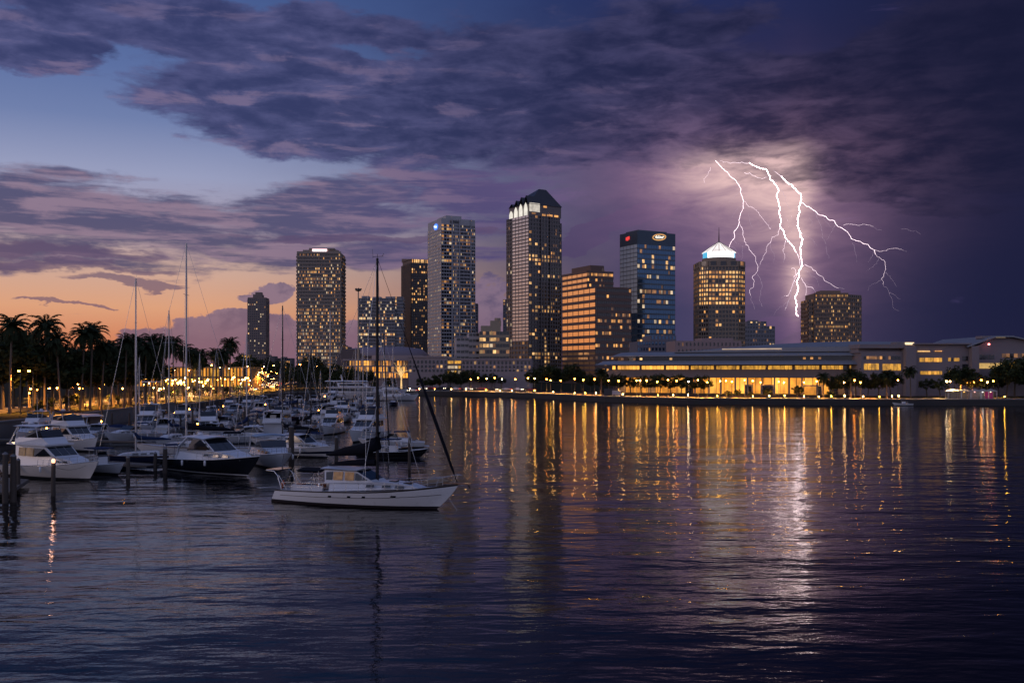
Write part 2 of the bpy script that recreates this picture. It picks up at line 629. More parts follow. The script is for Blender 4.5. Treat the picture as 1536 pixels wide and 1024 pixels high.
WAVE = (.26, .088, .018, .003)
m = MB()
m.quad((-6000, -400, 0), (6000, -400, 0), (6000, 5200, 0), (-6000, 5200, 0))
setting(m.build('water', water_material()))

# ------------------------------------------------------------------ land and its edge
SHORE = [(-81, -60), (-81, 60), (-81, 120), (-82, 180), (-86, 250), (-94, 340), (-92, 415), (-75, 442), (-55, 450), (-20, 430), (8, 397), (22, 368), (33, 348), (58, 325),
         (100, 314), (165, 311), (300, 314), (700, 330)]
GZ = 2.0
m = MB()
land = SHORE + [(6000, 400), (6000, 6000), (-6000, 6000), (-6000, -60)]
m.poly([(x, y, GZ) for x, y in land])
ground_m = mat('ground_grass', (.022, .024, .015), .95, var=.4, scale=.06, bump=.2, spec=.03)
g = m.build('ground', ground_m)
bm = bmesh.new()
bm.from_mesh(g.data)
bmesh.ops.triangulate(bm, faces=bm.faces[:])
bm.to_mesh(g.data)
bm.free()
setting(g)


def offset_line(pts, d):
    out = []
    for i, p in enumerate(pts):
        a = Vector(pts[max(i - 1, 0)])
        b = Vector(pts[min(i + 1, len(pts) - 1)])
        t = (b - a).normalized()
        out.append((p[0] - t.y * d, p[1] + t.x * d))
    return out


def strip(name, pts, d0, d1, z, material, kind='structure'):
    a, b = offset_line(pts, d0), offset_line(pts, d1)
    mm = MB()
    mm.grid([[(p[0], p[1], z) for p in a], [(p[0], p[1], z) for p in b]], sm=False)
    o = mm.build(name, material)
    return setting(o, kind) if kind else o


def wall_along(name, pts, d0, d1, z0, z1, material, parent=None):
    a, b = offset_line(pts, d0), offset_line(pts, d1)
    mm = MB()
    mm.grid([[(*p, z0) for p in a], [(*p, z1) for p in a], [(*p, z1) for p in b], [(*p, z0) for p in b]], sm=False)
    for e in (0, -1):
        mm.poly([(*a[e], z0), (*a[e], z1), (*b[e], z1), (*b[e], z0)])
    return mm.build(name, material, parent)


# left: grey seawall with a parapet beside the marina; far side: dark seawall with a pale cap
LEFT = SHORE[:5]
FARL = SHORE[4:9]
FAR = SHORE[8:]
t = thing('seawall', 'tall grey concrete seawall along the palm park behind the moored yachts', 'wall')
wall_along('wall', LEFT, -.35, .35, -1.5, 2.75, CONC, t)
wall_along('coping', LEFT, -.5, .5, 2.75, 3.0, CONC, t)
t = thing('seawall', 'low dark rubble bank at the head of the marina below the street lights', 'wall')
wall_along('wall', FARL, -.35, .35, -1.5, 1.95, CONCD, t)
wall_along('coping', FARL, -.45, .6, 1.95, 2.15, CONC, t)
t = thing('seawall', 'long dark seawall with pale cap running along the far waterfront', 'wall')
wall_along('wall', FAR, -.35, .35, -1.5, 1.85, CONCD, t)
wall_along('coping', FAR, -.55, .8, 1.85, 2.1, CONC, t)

PAVE = mat('paving', (.17, .15, .13), .85, var=.2, scale=.5)
ASPH = mat('asphalt', (.05, .05, .052), .8, var=.25, scale=.3)
strip('promenade', FAR, .9, 9.0, GZ + .004, PAVE)
PATH = [(-108, 150), (-111, 214), (-110, 282), (-116, 390), (-138, 560), (-165, 800), (-230, 1300)]
strip('path', PATH, -2.2, 2.2, GZ + .004, PAVE)
strip('road', PATH, 4.0, 15.0, GZ + .004, ASPH)
strip('road_far', [(-70, 476), (-30, 456), (8, 428), (40, 384), (70, 352), (105, 340)], -4.5, 4.5, GZ + .008, ASPH)
t = thing('low_wall', 'low pale park wall lit by street lamps along the left path', 'wall')
wall_along('wall', PATH[:6], -2.75, -2.3, GZ, GZ + .75, CONC, t)

# ------------------------------------------------------------------ towers
def frames(x0, x1, y0, y1):
    """the four facades of a block: front (towards -y), left (-x), right (+x), back"""
    return {'front': (((x0, y0), (1, 0), (0, -1)), x1 - x0), 'left': (((x0, y1), (0, -1), (-1, 0)), y1 - y0),
            'right': (((x1, y0), (0, 1), (1, 0)), y1 - y0), 'back': (((x1, y1), (-1, 0), (0, 1)), x1 - x0)}


class Tower:
    def __init__(self, name, label, cat, corner_px, y0, theta, base=GZ):
        self.y0 = y0
        self.th = R(theta)
        c = at(corner_px, y0, base)
        self.c = c
        self.base = base
        self.t = thing(name, label, cat, c, self.th)
        self.wall = MB()
        self.wins = []      # (frame, a, b, z0, z1, material index)
        self.rng = random.Random(hash(label) % 9973 if False else sum(map(ord, label)))

    def along(self, px):
        """local x on the front face seen at column px"""
        u = (px - 768.0) / F
        return (u * self.c.y - self.c.x) / (math.cos(self.th) - u * math.sin(self.th))

    def deep(self, px):
        """local y on the left face seen at column px"""
        u = (px - 768.0) / F
        return (self.c.x - u * self.c.y) / (math.sin(self.th) + u * math.cos(self.th))

    def h(self, py):
        """local height of a point above the corner seen at picture row py"""
        return zz(py, self.y0) - self.base

    def block(self, x0, x1, y0, y1, z0, z1, mi=0):
        self.wall.box(x0, x1, y0, y1, z0, z1, mi)

    def facade(self, fr, L, z0, z1, floors, bays, sp=.4, pier=.25, lit=.2, glass=0, out=.0, pd=.35, sd=.42, lits=(4, 4, 5, 6, 6, 7), row=.6, mi=0,
               litfn=None, margin=0.0, smi=None):
        """storeys of windows between spandrels and piers; sp/pier are shares of a storey / a bay"""
        rng = self.rng
        fh = (z1 - z0) / floors
        bw = (L - 2 * margin) / bays
        sm = mi if smi is None else smi
        for i in range(floors):
            self.wall.obox(fr, 0, L, -.02, sd + out, z0 + i * fh, z0 + (i + sp) * fh, sm)
        if pier > 0:
            for j in range(bays + 1):
                a = margin + j * bw - bw * pier / 2
                b = a + bw * pier
                self.wall.obox(fr, max(a, 0.0), min(b, L), -.02, pd + out, z0, z1, mi)
        if margin:
            self.wall.obox(fr, 0, margin, -.02, pd + out - .02, z0, z1, mi)
            self.wall.obox(fr, L - margin, L, -.02, pd + out - .02, z0, z1, mi)
        for i in range(floors):
            rb = rng.uniform(1 - row, 1 + row) * (2.6 if row and rng.random() < .07 else 1)
            j = 0
            while j < bays:
                p = (litfn(i / floors, (j + .5) / bays) if litfn else lit) * rb
                on = rng.random() < p
                a, b = margin + (j + pier / 2) * bw, margin + (j + 1 - pier / 2) * bw
                self.wins.append((fr, a, b, z0 + (i + sp) * fh, z0 + (i + 1) * fh, rng.choice(lits) if on else glass))
                j += 1

    def finish(self, wall_mats, glass_mats, keep=100):
        """glass_mats: indices 0..3 glass kinds, 4..7 lit kinds"""
        self.wall.build('wall', wall_mats, self.t)
        gm = list(glass_mats)
        order = sorted(range(len(self.wins)), key=lambda i: (self.wins[i][5] < 4, self.rng.random()))
        single = order[:keep] if len(order) > keep else order
        rest = order[len(single):]
        cache = {}
        for i in single:
            fr, a, b, z0, z1, k = self.wins[i]
            key = (round(b - a, 2), round(z1 - z0, 2), k)
            if key not in cache:
                w, h = b - a, z1 - z0
                cache[key] = MB().box(0, w, -.10, 0, 0, h).mesh('window', gm[k])
            o = link('window', cache[key], self.t)
            O, d, n = fr
            o.location = (O[0] + d[0] * a + n[0] * .02, O[1] + d[1] * a + n[1] * .02, z0)
            o.rotation_euler = (0, 0, math.atan2(d[1], d[0]))
            if k >= 4 and self.rng.random() < .55:
                o.scale.x = self.rng.uniform(.5, .95)
        if rest:
            mb = MB()
            for i in rest:
                fr, a, b, z0, z1, k = self.wins[i]
                mb.obox(fr, a, b, -.08, .02, z0, z1, k)
            o = mb.build('windows', gm, self.t)
            o['kind'] = 'stuff'
        return self.t


GL_D = mat('dark_window_glass', (.012, .014, .02), .12, var=.4, scale=.2, spec=.6)
GL_B = mat('blue_window_glass', (.05, .10, .17), .10, .75, var=.25, scale=.1)
GL_M = mat('mirror_window_glass', (.78, .73, .66), .28, .75, var=.3, scale=.12)
GL_G = mat('grey_window_glass', (.05, .055, .07), .15, .3, var=.4, scale=.15)
GLASS = [GL_D, GL_B, GL_M, GL_G, LIT1, LIT2, LIT3, LIT4]


def city():
    # --- slim brown tower far left
    W = mat('brown_grey_concrete', (.17, .13, .115), .8, var=.12, scale=.1)
    T = Tower('slim_tower', 'slim lone grey brown high-rise rising above the street of lights by the palms', 'tower', 371.5, 1250, 4)
    w = T.along(399)
    H = T.h(446)
    T.block(0, w, 0, w, 0, H)
    fr = frames(0, w, 0, w)
    for s in ('front', 'left', 'right'):
        T.facade(*fr[s], 2, H - 2, 32, 9, .42, .45, .13, 3, lits=(5, 6, 7, 7))
    T.block(w * .25, w * .75, w * .2, w * .8, H, T.h(441))
    T.block(w * .36, w * .7, w * .3, w * .7, T.h(441), T.h(437.5))
    T.finish([W], GLASS)
    # --- beige residential tower with the pink sign
    W = mat('beige_concrete', (.25, .205, .165), .8, var=.10, scale=.12)
    T = Tower('apartment_tower', 'wide beige apartment tower with many lit windows and glowing pink rooftop sign', 'tower', 445.5, 900, 2)
    w = T.along(511.5)
    H = T.h(379)
    T.block(0, w, 0, 28, 0, H)
    fr = frames(0, w, 0, 28)
    T.facade(*fr['front'], 3, H - 1, 36, 27, .40, .32, .33, 0, pd=.3, sd=.9, lits=(4, 5, 6, 6, 7, 6), row=.5, margin=.8,
             litfn=lambda f, b: .16 + .34 * (1 if (.05 < f < .36 or .44 < f < .58 or .70 < f < .84) else .25) * (.6 + .4 * (b < .8)))
    T.facade(*fr['left'], 3, H - 1, 34, 8, .36, .28, .2, 0, sd=.9)
    T.facade(*fr['right'], 3, H - 1, 34, 8, .36, .28, .2, 0, sd=.9)
    T.wall.obox(fr['front'][0], 0, w, -.02, 1.0, H - 1, H + 1.2)
    xa, xb = T.along(463), T.along(501)
    T.block(w * .12, w * .92, 3, 24, H, H + 3.0)
    T.block(xa, xb, 2, 22, H + 3.0, T.h(371.5))
    T.finish([W], GLASS)
    s = MB().box(T.along(468), T.along(490), 1.7, 2.0, T.h(378.2), T.h(373)).build('sign', emit('pink_sign', (1, .62, .66), 2.6), T.t)
    l = MB()
    for i in range(8):
        a = T.along(470 + i * 2.4)
        l.box(a, a + .8, 1.64, 1.69, T.h(377), T.h(374.2))
    l.build('sign_letters', emit('sign_letter_glow', (1, .95, .95), 4.0), s)
    # --- white balcony block
    W = mat('pale_grey_concrete', (.30, .29, .30), .75, var=.1, scale=.1)
    T = Tower('balcony_block', 'pale apartment block with dark glass and long white balconies behind the arena', 'apartment block', 538.5, 960, 3)
    w = T.along(604)
    H = T.h(447)
    T.block(0, w * .82, 0, 26, 0, H)
    T.block(w * .60, w, 4, 26, 0, T.h(444))
    fr = frames(0, w * .82, 0, 26)
    T.facade(*fr['front'], 2, H, 25, 22, .30, .14, .2, 3, pd=.3, sd=1.2, lits=(5, 6, 7, 7))
    T.facade(*fr['left'], 2, H, 24, 6, .26, .12, .25, 3, sd=1.2)
    fr = frames(w * .82, w, 4, 26)
    T.facade(*fr['front'], 2, T.h(444), 24, 4, .3, .2, .2, 3, pd=.3, sd=.9, lits=(5, 6, 7, 7))
    T.facade(*fr['right'], 2, T.h(444), 24, 6, .3, .2, .2, 3, pd=.3, sd=.9)
    T.block(w * .05, w * .22, 4, 20, H, H + 2.4)
    T.block(w * .3, w * .5, 4, 20, H, H + 1.6)
    T.finish([W], GLASS)
    # --- dark brown tower with lit crown
    W = mat('dark_brown_granite', (.045, .034, .03), .5, var=.2, scale=.1)
    T = Tower('dark_tower', 'dark brown office tower with amber lit top floor between two pale blocks', 'tower', 617, 1000, 22)
    d, w = T.deep(602.5), T.along(652)
    H = T.h(394)
    T.block(0, w, 0, d, 0, H)
    fr = frames(0, w, 0, d)
    T.facade(*fr['front'], 2, H, 42, 12, .3, .42, .2, 0, pd=.55, sd=.2, lits=(4, 5, 6, 6), row=.95)
    T.facade(*fr['left'], 2, H, 42, 12, .3, .5, .02, 0, pd=.6, sd=.2, lits=(6,))
    T.facade(*fr['right'], 2, H, 42, 10, .3, .42, .1, 0, pd=.6, sd=.2)
    Hc = T.h(388.5)
    T.block(.8, w - .8, .8, d - .8, H, Hc)
    T.facade(frames(.8, w - .8, .8, d - .8)['front'][0], w - 1.6, H, Hc, 1, 12, .1, .25, 2.0, 0, lits=(4, 5), row=0)
    T.wall.poly([(0, -.4, Hc), (w, -.4, Hc), (w, d, Hc + 4), (0, d, Hc + 4)])
    T.wall.poly([(0, -.4, Hc), (0, d, Hc), (0, d, Hc + 4)])
    T.wall.poly([(w, -.4, Hc), (w, d, Hc + 4), (w, d, Hc)])
    T.wall.poly([(0, d, Hc), (w, d, Hc), (w, d, Hc + 4), (0, d, Hc + 4)])
    T.wall.poly([(0, -.4, Hc), (w, -.4, Hc), (w, d, Hc), (0, d, Hc)])
    T.finish([W], GLASS)
    # --- white gridded bank tower with blue badge
    W = mat('white_precast', (.34, .33, .335), .7, var=.08, scale=.1)
    T = Tower('bank_tower', 'tall white gridded office tower with small glowing blue badge near its roof', 'tower', 662, 850, 24)
    d, w = T.deep(642), T.along(712.5)
    H = T.h(327)
    T.block(0, w, 0, d, 0, H)
    T.block(w * .16, w * .62, 2, d * .7, H, T.h(322))
    fr = frames(0, w, 0, d)
    H1 = T.h(340)
    T.facade(*fr['left'], 2, H1, 44, 9, .5, .34, .12, 2, pd=.3, sd=.34, lits=(6, 7), row=.8)
    # front: wide glass bays with a gridded pier zone
    for a, b, nb, pr in ((0, .30, 4, .12), (.30, .52, 6, .45), (.52, .86, 8, .2), (.86, 1.0, 3, .2)):
        O = (w * a, 0)
        T.facade((O, (1, 0), (0, -1)), w * (b - a), 2, T.h(336), 44, nb, .34, pr, .3, 0, pd=.3 + .05 * nb % .13, sd=.3 + a * .1, lits=(4, 5, 6, 6, 6, 7), row=.6)
    for a in (.295, .515, .855):
        T.wall.obox(fr['front'][0], w * a, w * (a + .025), 0, .9, 2, H)
    T.facade(*fr['right'], 2, H1, 44, 8, .4, .3, .2, 0)
    T.finish([W], GLASS)
    # badge on the left face
    lf = fr['left'][0]
    yb = d * .36
    def disc(c, rx, rz, n=20): return [(c[0] + rx * math.cos(2 * math.pi * i / n), c[1] + rz * math.sin(2 * math.pi * i / n)) for i in range(n)]
    b = MB()
    zc = T.h(337.5)
    pts = [(yb + p[0] * 1.0, p[1]) for p in disc((0, 0), 4.6, 2.6)]
    b.prism([(p[0] - 0, p[1]) for p in pts], 0, .35)
    me = b.mesh('badge', emit('blue_badge', (.05, .22, 1.0), 1.6))
    bo = link('badge', me, T.t)
    bo.matrix_local = Matrix(((0, 0, -1, -.5), (1, 0, 0, 0), (0, 1, 0, zc), (0, 0, 0, 1)))
    b = MB()
    sgn = [(-3.2, -.8), (-2.0, .2), (-1.2, -.6), (-.4, .4), (.5, -.4), (1.3, .6), (2.2, 0), (3.2, 1.0)]
    b.tube([(yb + p[0], p[1], .45) for p in sgn], .34, 5)
    link('badge_script', b.mesh('badge_script', emit('badge_white', (.9, .95, 1), 2.2)), bo)
    b = MB()
    for i in range(7):
        xa = w * .26 + i * w * .043
        b.box(xa, xa + w * .026, -.75, -.45, T.h(333.5), T.h(329.5))
    b.build('roof_letters', mat('dark_letters', (.05, .05, .055), .5), T.t)
    # --- tall gabled tower
    W = mat('warm_grey_granite', (.125, .105, .10), .5, var=.12, scale=.1)
    RF = mat('dark_slate_roof', (.028, .028, .034), .45, var=.2, scale=.2)
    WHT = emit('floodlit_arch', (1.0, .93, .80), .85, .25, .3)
    T = Tower('gabled_tower', 'tallest tower with dark gabled roof and floodlit white pointed arches', 'tower', 793, 760, 34)
    d, w = T.deep(760), T.along(849)
    H = T.h(322)
    nt = w * .17
    T.block(0, w - nt, 0, d, 0, H)
    T.block(w - nt, w, nt, d, 0, H - 3)
    fr = frames(0, w - nt, 0, d)
    MW = mat('mullion_bronze', (.10, .085, .075), .4, .4)
    # left: wide reflecting bands between dark flanks
    O, dd, nn = fr['left'][0]
    T.facade((O, dd, nn), d * .26, 2, H, 40, 3, .30, .3, .1, 0, lits=(6, 7), sd=.3)
    T.facade(((O[0], O[1] - d * .26), dd, nn), d * .74, T.h(512), H, 36, 5, .30, .07, .0, 2, sd=.36, pd=.2, mi=1, smi=0)
    T.facade(((O[0], O[1] - d * .26), dd, nn), d * .74, 2, T.h(512), 8, 5, .45, .3, .25, 0, sd=.3)
    O, dd, nn = fr['front'][0]
    L = w - nt
    fl = lambda f, b: .75 if (.40 < f < .44 or .60 < f < .62 or .79 < f < .82 or .70 < f < .74 or .10 < f < .16) else .11
    T.facade((O, dd, nn), L * .38, 2, H, 42, 4, .36, .16, .1, 0, litfn=fl, lits=(4, 4, 5, 5), row=.3, sd=.3)
    T.facade(((O[0] + L * .38, O[1]), dd, nn), L * .30, 2, H, 42, 3, .34, .4, .1, 0, litfn=lambda f, b: .9 if (b > .3 and b < .7 and .02 < f < .26) else fl(f, b), lits=(4, 5, 5), row=.2, sd=.22)
    T.facade(((O[0] + L * .68, O[1]), dd, nn), L * .32, 2, H, 42, 4, .36, .34, .1, 0, litfn=lambda f, b: fl(f, b) * .8, lits=(4, 5, 6), row=.3, sd=.3)
    T.wall.obox(fr['front'][0], L * .37, L * .40, 0, 1.1, 2, H)
    T.wall.obox(fr['front'][0], L * .66, L * .69, 0, 1.1, 2, H)
    f2 = frames(w - nt, w, nt, d)
    T.facade(*f2['front'], 2, H - 3, 42, 3, .36, .34, .12, 0, lits=(4, 5, 6), row=.8)
    T.facade(*f2['right'], 2, H - 3, 42, 8, .36, .34, .12, 0, lits=(4, 5, 6), row=.8)
    T.finish([W, MW], GLASS)
    # crown: set-back storeys, then steep gabled roofs
    cx0, cx1, cy0, cy1 = 1.5, w - nt * .6, 1.5, d - 1.5
    Z0, Z1, ZP = H, T.h(305), T.h(278)
    cr = MB()
    cr.box(cx0, cx1, cy0, cy1, Z0, Z1)
    cr.box(cx0 + 3, cx1 - 2.5, cy0 + 3, cy1 - 3, Z1, T.h(299))
    cr.build('crown_storey', W, T.t)
    mx = (cx0 + cx1) / 2
    my = (cy0 + cy1) / 2
    rf = MB()
    # main roof ridge running front to back, hipped at both ends
    e = .6
    zb = Z1 + .02
    zr = ZP
    bx0, bx1 = cx0 - e, cx1 + e
    by0, by1 = cy0 - e, cy1 + e
    p = [(bx0, by0, zb), (bx1, by0, zb), (bx1, by1, zb), (bx0, by1, zb)]
    k0, k1 = (bx0 * .54 + bx1 * .46, by0 + 7.5, zr), (bx0 * .54 + bx1 * .46, by1 - 5, zr - 3)
    k2, k3 = (bx0 * .32 + bx1 * .68, by0 + 7.5, zr), (bx0 * .32 + bx1 * .68, by1 - 5, zr - 3)
    rf.poly([p[0], p[1], k2, k0]); rf.poly([p[1], p[2], k3, k2]); rf.poly([p[2], p[3], k1, k3]); rf.poly([p[3], p[0], k0, k1]); rf.poly([k0, k2, k3, k1])
    rf.poly([p[3], p[2], p[1], p[0]])
    # cross gables on the left flank
    for q in range(4):
        ya = cy0 + (cy1 - cy0) * (.0 + .245 * q)
        yb = ya + (cy1 - cy0) * .235
        zt = Z1 + (ZP - Z1) * (.50, .46, .34, .20)[q]
        ym = (ya + yb) / 2
        rf.poly([(cx0 - .9, ya, Z1 + .1), (cx0 - .9, ym, zt), (mx, ym, zt), (mx, ya, Z1 + .1)])
        rf.poly([(cx0 - .9, ym, zt), (cx0 - .9, yb, Z1 + .1), (mx, yb, Z1 + .1), (mx, ym, zt)])
    rf.build('roof', RF, T.t)
    # floodlit pointed arches on the left face, one more panel round the corner
    za = T.h(323.5)
    for q in range(4):
        ya = cy0 + (cy1 - cy0) * (.03 + .245 * q)
        yw = (cy1 - cy0) * .17
        zt = [T.h(302.5), T.h(303), T.h(306), T.h(310)][q]
        prof = [(0, za), (yw, za), (yw, za + (zt - za) * .55), (yw * .82, za + (zt - za) * .8), (yw * .5, zt), (yw * .18, za + (zt - za) * .8), (0, za + (zt - za) * .55)]
        a = MB()
        X0, X1 = cx0 - 1.3, cx0 - .95
        a.poly([(X0, ya + u, z) for u, z in reversed(prof)])
        a.poly([(X1, ya + u, z) for u, z in prof])
        for i in range(7):
            u, z = prof[i]
            u2, z2 = prof[(i + 1) % 7]
            a.quad((X0, ya + u, z), (X0, ya + u2, z2), (X1, ya + u2, z2), (X1, ya + u, z))
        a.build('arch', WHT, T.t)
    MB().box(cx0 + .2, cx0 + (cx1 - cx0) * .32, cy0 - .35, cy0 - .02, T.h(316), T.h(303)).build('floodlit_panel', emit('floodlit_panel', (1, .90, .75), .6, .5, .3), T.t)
    for a, b, zt, zb2 in ((.40, .50, 318, 322), (.55, .72, 318, 322), (.44, .54, 305.5, 309.5), (.78, .9, 318, 322), (.08, .2, 317.5, 321)):
        MB().box(cx0 + (cx1 - cx0) * a, cx0 + (cx1 - cx0) * b, cy0 - .3, cy0 - .03, T.h(zb2) + .6, T.h(zt)).build('crown_window', LIT1, T.t)
    # --- brown stepped ribbon building
    W = mat('brown_granite', (.115, .065, .05), .6, var=.15, scale=.1)
    BR = mat('bronze_mirror_glass', (.85, .60, .36), .14, 1.0, var=.25, scale=.1)
    T = Tower('stepped_office', 'stepped red brown office building with glowing ribbon windows on its left side', 'office building', 893, 680, 26)
    d, w = T.deep(843.5), T.along(946.5)
    Zs = T.h(432)
    Zt = T.h(407)
    G2 = [GL_D, GL_B, BR, GL_G, LIT1, LIT2, LIT3, LIT4]
    T.block(0, w, 0, d, 0, Zs)
    sx, sy = T.along(905) * 1.0, 4.0
    # upper steps pull back from the front corner
    x0u, y0u = 0.0, 11.0
    x1u = w - 8
    T.block(x0u, x1u, y0u, d, Zs, Zt)
    fr = frames(0, w, 0, d)
    zm = T.h(528)
    T.facade(*fr['left'], zm, Zs, 9, 6, .42, .05, 0, 2, sd=.5, pd=.15)
    T.facade(*fr['left'], 2, zm, 6, 6, .5, .05, .25, 0, sd=.5, pd=.15, lits=(6, 6, 4))
    T.facade(*fr['front'], 2, Zs, 15, 16, .5, .06, .24, 0, sd=.5, pd=.15, lits=(4, 4, 6, 6), row=.9)
    T.facade(*fr['right'], 2, Zs, 15, 12, .5, .06, .16, 0, sd=.5, pd=.15, lits=(4, 4, 6, 6), row=.9)
    fu = frames(x0u, x1u, y0u, d)
    T.facade(*fu['left'], Zs, Zt, 3, 5, .42, .05, 0, 2, sd=.5, pd=.15)
    T.facade(*fu['front'], Zs, Zt, 3, 13, .5, .06, .2, 0, sd=.5, pd=.15, lits=(4, 4, 6), row=.9)
    T.facade(*fu['right'], Zs, Zt, 3, 10, .5, .06, .2, 0, sd=.5, pd=.15, lits=(4, 4, 6), row=.9)
    T.wall.obox(fu['front'][0], 0, x1u, 0, .6, Zt, Zt + 1.6)
    T.wall.obox(fu['left'][0], 0, d - y0u, 0, .6, Zt, Zt + 1.6)
    T.wall.obox(fr['front'][0], 0, w, 0, .6, Zs, Zs + 1.2)
    T.block(5, x1u - 5, y0u + 4, d - 5, Zt, T.h(394))
    T.finish([W], G2)
    a = MB()
    xm = 14
    a.poly([(xm, y0u + 3.8, T.h(402)), (xm + 2.4, y0u + 3.8, T.h(402)), (xm + 1.2, y0u + 3.8, T.h(397))])
    a.tube([(xm, y0u + 3.85, T.h(402)), (xm + 1.2, y0u + 3.85, T.h(397)), (xm + 2.4, y0u + 3.85, T.h(402))], .25, 5)
    a.build('roof_emblem', mat('emblem_bronze', (.3, .2, .12), .4), T.t)
    # --- blue glass tower with two logos
    W = mat('blue_steel_frame', (.055, .075, .10), .35, .4, var=.1, scale=.1)
    T = Tower('glass_tower', 'blue mirror glass office tower with an oval glowing logo at its top', 'tower', 956, 780, 28)
    d, w = T.deep(930), T.along(1012.5)
    H = T.h(347)
    T.block(0, w, 0, d, 0, H)
    T.block(3, w - 6, 3, d - 4, H, T.h(343.5))
    fr = frames(0, w, 0, d)
    BM = mat('pale_blue_mirror', (.46, .55, .60), .30, .6, var=.2, scale=.1)
    G3 = [GL_D, GL_B, BM, GL_G, LIT1, LIT2, LIT3, LIT4]
    zt = T.h(366)
    zl = T.h(470)
    T.facade(*fr['left'], zl, zt, 16, 5, .16, .05, 0, 2, sd=.12, pd=.1)
    T.facade(*fr['left'], 2, zl, 9, 5, .16, .05, .03, 1, sd=.12, pd=.1)
    T.facade(*fr['front'], 2, zt, 27, 16, .3, .05, .10, 1, sd=.25, pd=.12, lits=(5, 6, 6, 7), row=.9,
             litfn=lambda f, b: .18 + (.35 if f < .16 else 0) + (.25 if (.3 < f < .34 or .62 < f < .66) else 0))
    T.facade(*fr['right'], 2, zt, 27, 12, .3, .05, .10, 1, sd=.25, pd=.12, lits=(5, 6, 6, 7))
    T.finish([W], G3)
    TOPP = mat('dark_blue_parapet', (.03, .05, .075), .3, .5, var=.15, scale=.1)
    pb = MB()
    pb.box(-.15, w + .15, -.3, d, zt, H + .3)
    pb.build('parapet', TOPP, T.t)
    def oval(xc, zc, rx, rz, tilt, material, name, par, yy, r=.5):
        b = MB()
        pts = []
        for i in range(25):
            a = 2 * math.pi * i / 24
            u, v = rx * math.cos(a), rz * math.sin(a)
            pts.append((xc + u * math.cos(tilt) - v * math.sin(tilt), yy, zc + u * math.sin(tilt) + v * math.cos(tilt)))
        b.tube(pts, r, 5)
        return b, pts
    xc, zc = T.along(988), T.h(353.5)
    b, _ = oval(xc, zc, 6.4, 2.3, .12, None, 'logo', None, -.9, .42)
    lo = b.build('logo', emit('logo_orange', (1, .50, .16), .8), T.t)
    b = MB()
    for (u0, v0, u1, v1) in ((-4, -.2, -2.6, .9), (-2.6, .9, -1.6, -.9), (-4, -.2, -2, -1.0), (-.8, -1.0, -.4, 1.4), (.4, -1.0, .9, .9), (1.7, -.8, 2.2, .6), (.4, -.1, 3.2, .35), (2.8, -.7, 3.6, .9), (3.6, .9, 4.6, .3)):
        b.tube([(xc + u0, -.95, zc + v0), (xc + u1, -.95, zc + v1)], .42, 5)
    b.build('logo_script', emit('logo_white', (1, .92, .78), 1.1), lo)
    b = MB()
    yl = d * .52
    for (u, v, ww, hh) in ((-2.6, -1.2, 1.5, 2.6), (-.6, -1.5, 1.2, 3.2), (1.0, -.8, 1.4, 2.6)):
        b.box(-.6, -.3, yl - u - ww, yl - u, T.h(355.5) + v, T.h(355.5) + v + hh)
    b.build('red_logo', emit('red_logo', (1, .06, .05), .9), T.t)
    # --- octagonal tower with lit pyramid
    W = mat('tan_precast', (.24, .18, .13), .75, var=.12, scale=.1)
    T = Tower('pyramid_tower', 'tan chamfered tower crowned by a floodlit white pyramid over a cyan drum', 'tower', 1051, 720, 0)
    w = T.along(1119.5)
    d = w * .95
    c = w * .17
    H = T.h(391)
    oct_ = [(c, 0), (w - c, 0), (w, c), (w, d - c), (w - c, d), (c, d), (0, d - c), (0, c)]
    T.wall.prism(oct_, 0, H)
    fl = lambda f, b: .93 if .62 < f < .95 else (.55 if (.28 < f < .34 or f < .2) else .16)
    for i, (a, b2) in enumerate(zip(oct_, oct_[1:] + oct_[:1])):
        dv = Vector((b2[0] - a[0], b2[1] - a[1]))
        L = dv.length
        dv /= L
        T.facade((a, (dv.x, dv.y), (dv.y, -dv.x)), L, 2, T.h(400), 26, 9 if i % 2 == 0 else 4, .40, .30, .3, 0, litfn=fl, lits=(4, 5, 5, 4, 6), row=.25, pd=.5, sd=.36)
        T.facade((a, (dv.x, dv.y), (dv.y, -dv.x)), L, T.h(400), T.h(391.5), 1, 3 if i % 2 == 0 else 1, .25, .4, .2, 0, lits=(4, 6), row=0, pd=.62, sd=.7)
    def ring(r, n=16, rot=0.0): return [(w / 2 + r * math.cos(2 * math.pi * (i + .5) / n + rot), d / 2 + r * math.sin(2 * math.pi * (i + .5) / n + rot)) for i in range(n)]
    T.wall.prism(ring(w * .42), H, T.h(389))
    T.wall.prism(ring(w * .37), T.h(389), T.h(384.5))
    T.finish([W], GLASS)
    dr = MB()
    n = 16
    rr = w * .355
    za, zb2 = T.h(384.4), T.h(376)
    rg = ring(rr)
    for i in range(n):
        a, b2 = rg[i], rg[(i + 1) % n]
        fx = ((a[0] + b2[0]) / 2 - w / 2) / rr
        dr.quad((*a, za), (*b2, za), (*b2, zb2), (*a, zb2), 1 if abs(fx) > .9 else 0)
    dr.build('drum', [emit('drum_white', (.92, .97, 1.0), 2.2), emit('drum_cyan', (.10, .55, .85), .9)], T.t)
    py = MB()
    rg = ring(w * .385)
    zc = T.h(375.6)
    ap = (w / 2, d / 2, T.h(358))
    py.prism(ring(w * .375), T.h(376), zc)
    for i in range(n):
        py.poly([(*rg[i], zc), (*rg[(i + 1) % n], zc), ap])
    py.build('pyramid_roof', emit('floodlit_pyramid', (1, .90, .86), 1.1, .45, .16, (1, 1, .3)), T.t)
    rb = MB()
    for i in range(0, n, 1):
        rb.tube([(*rg[i], zc + .1), (ap[0], ap[1], ap[2] + .1)], .22, 4)
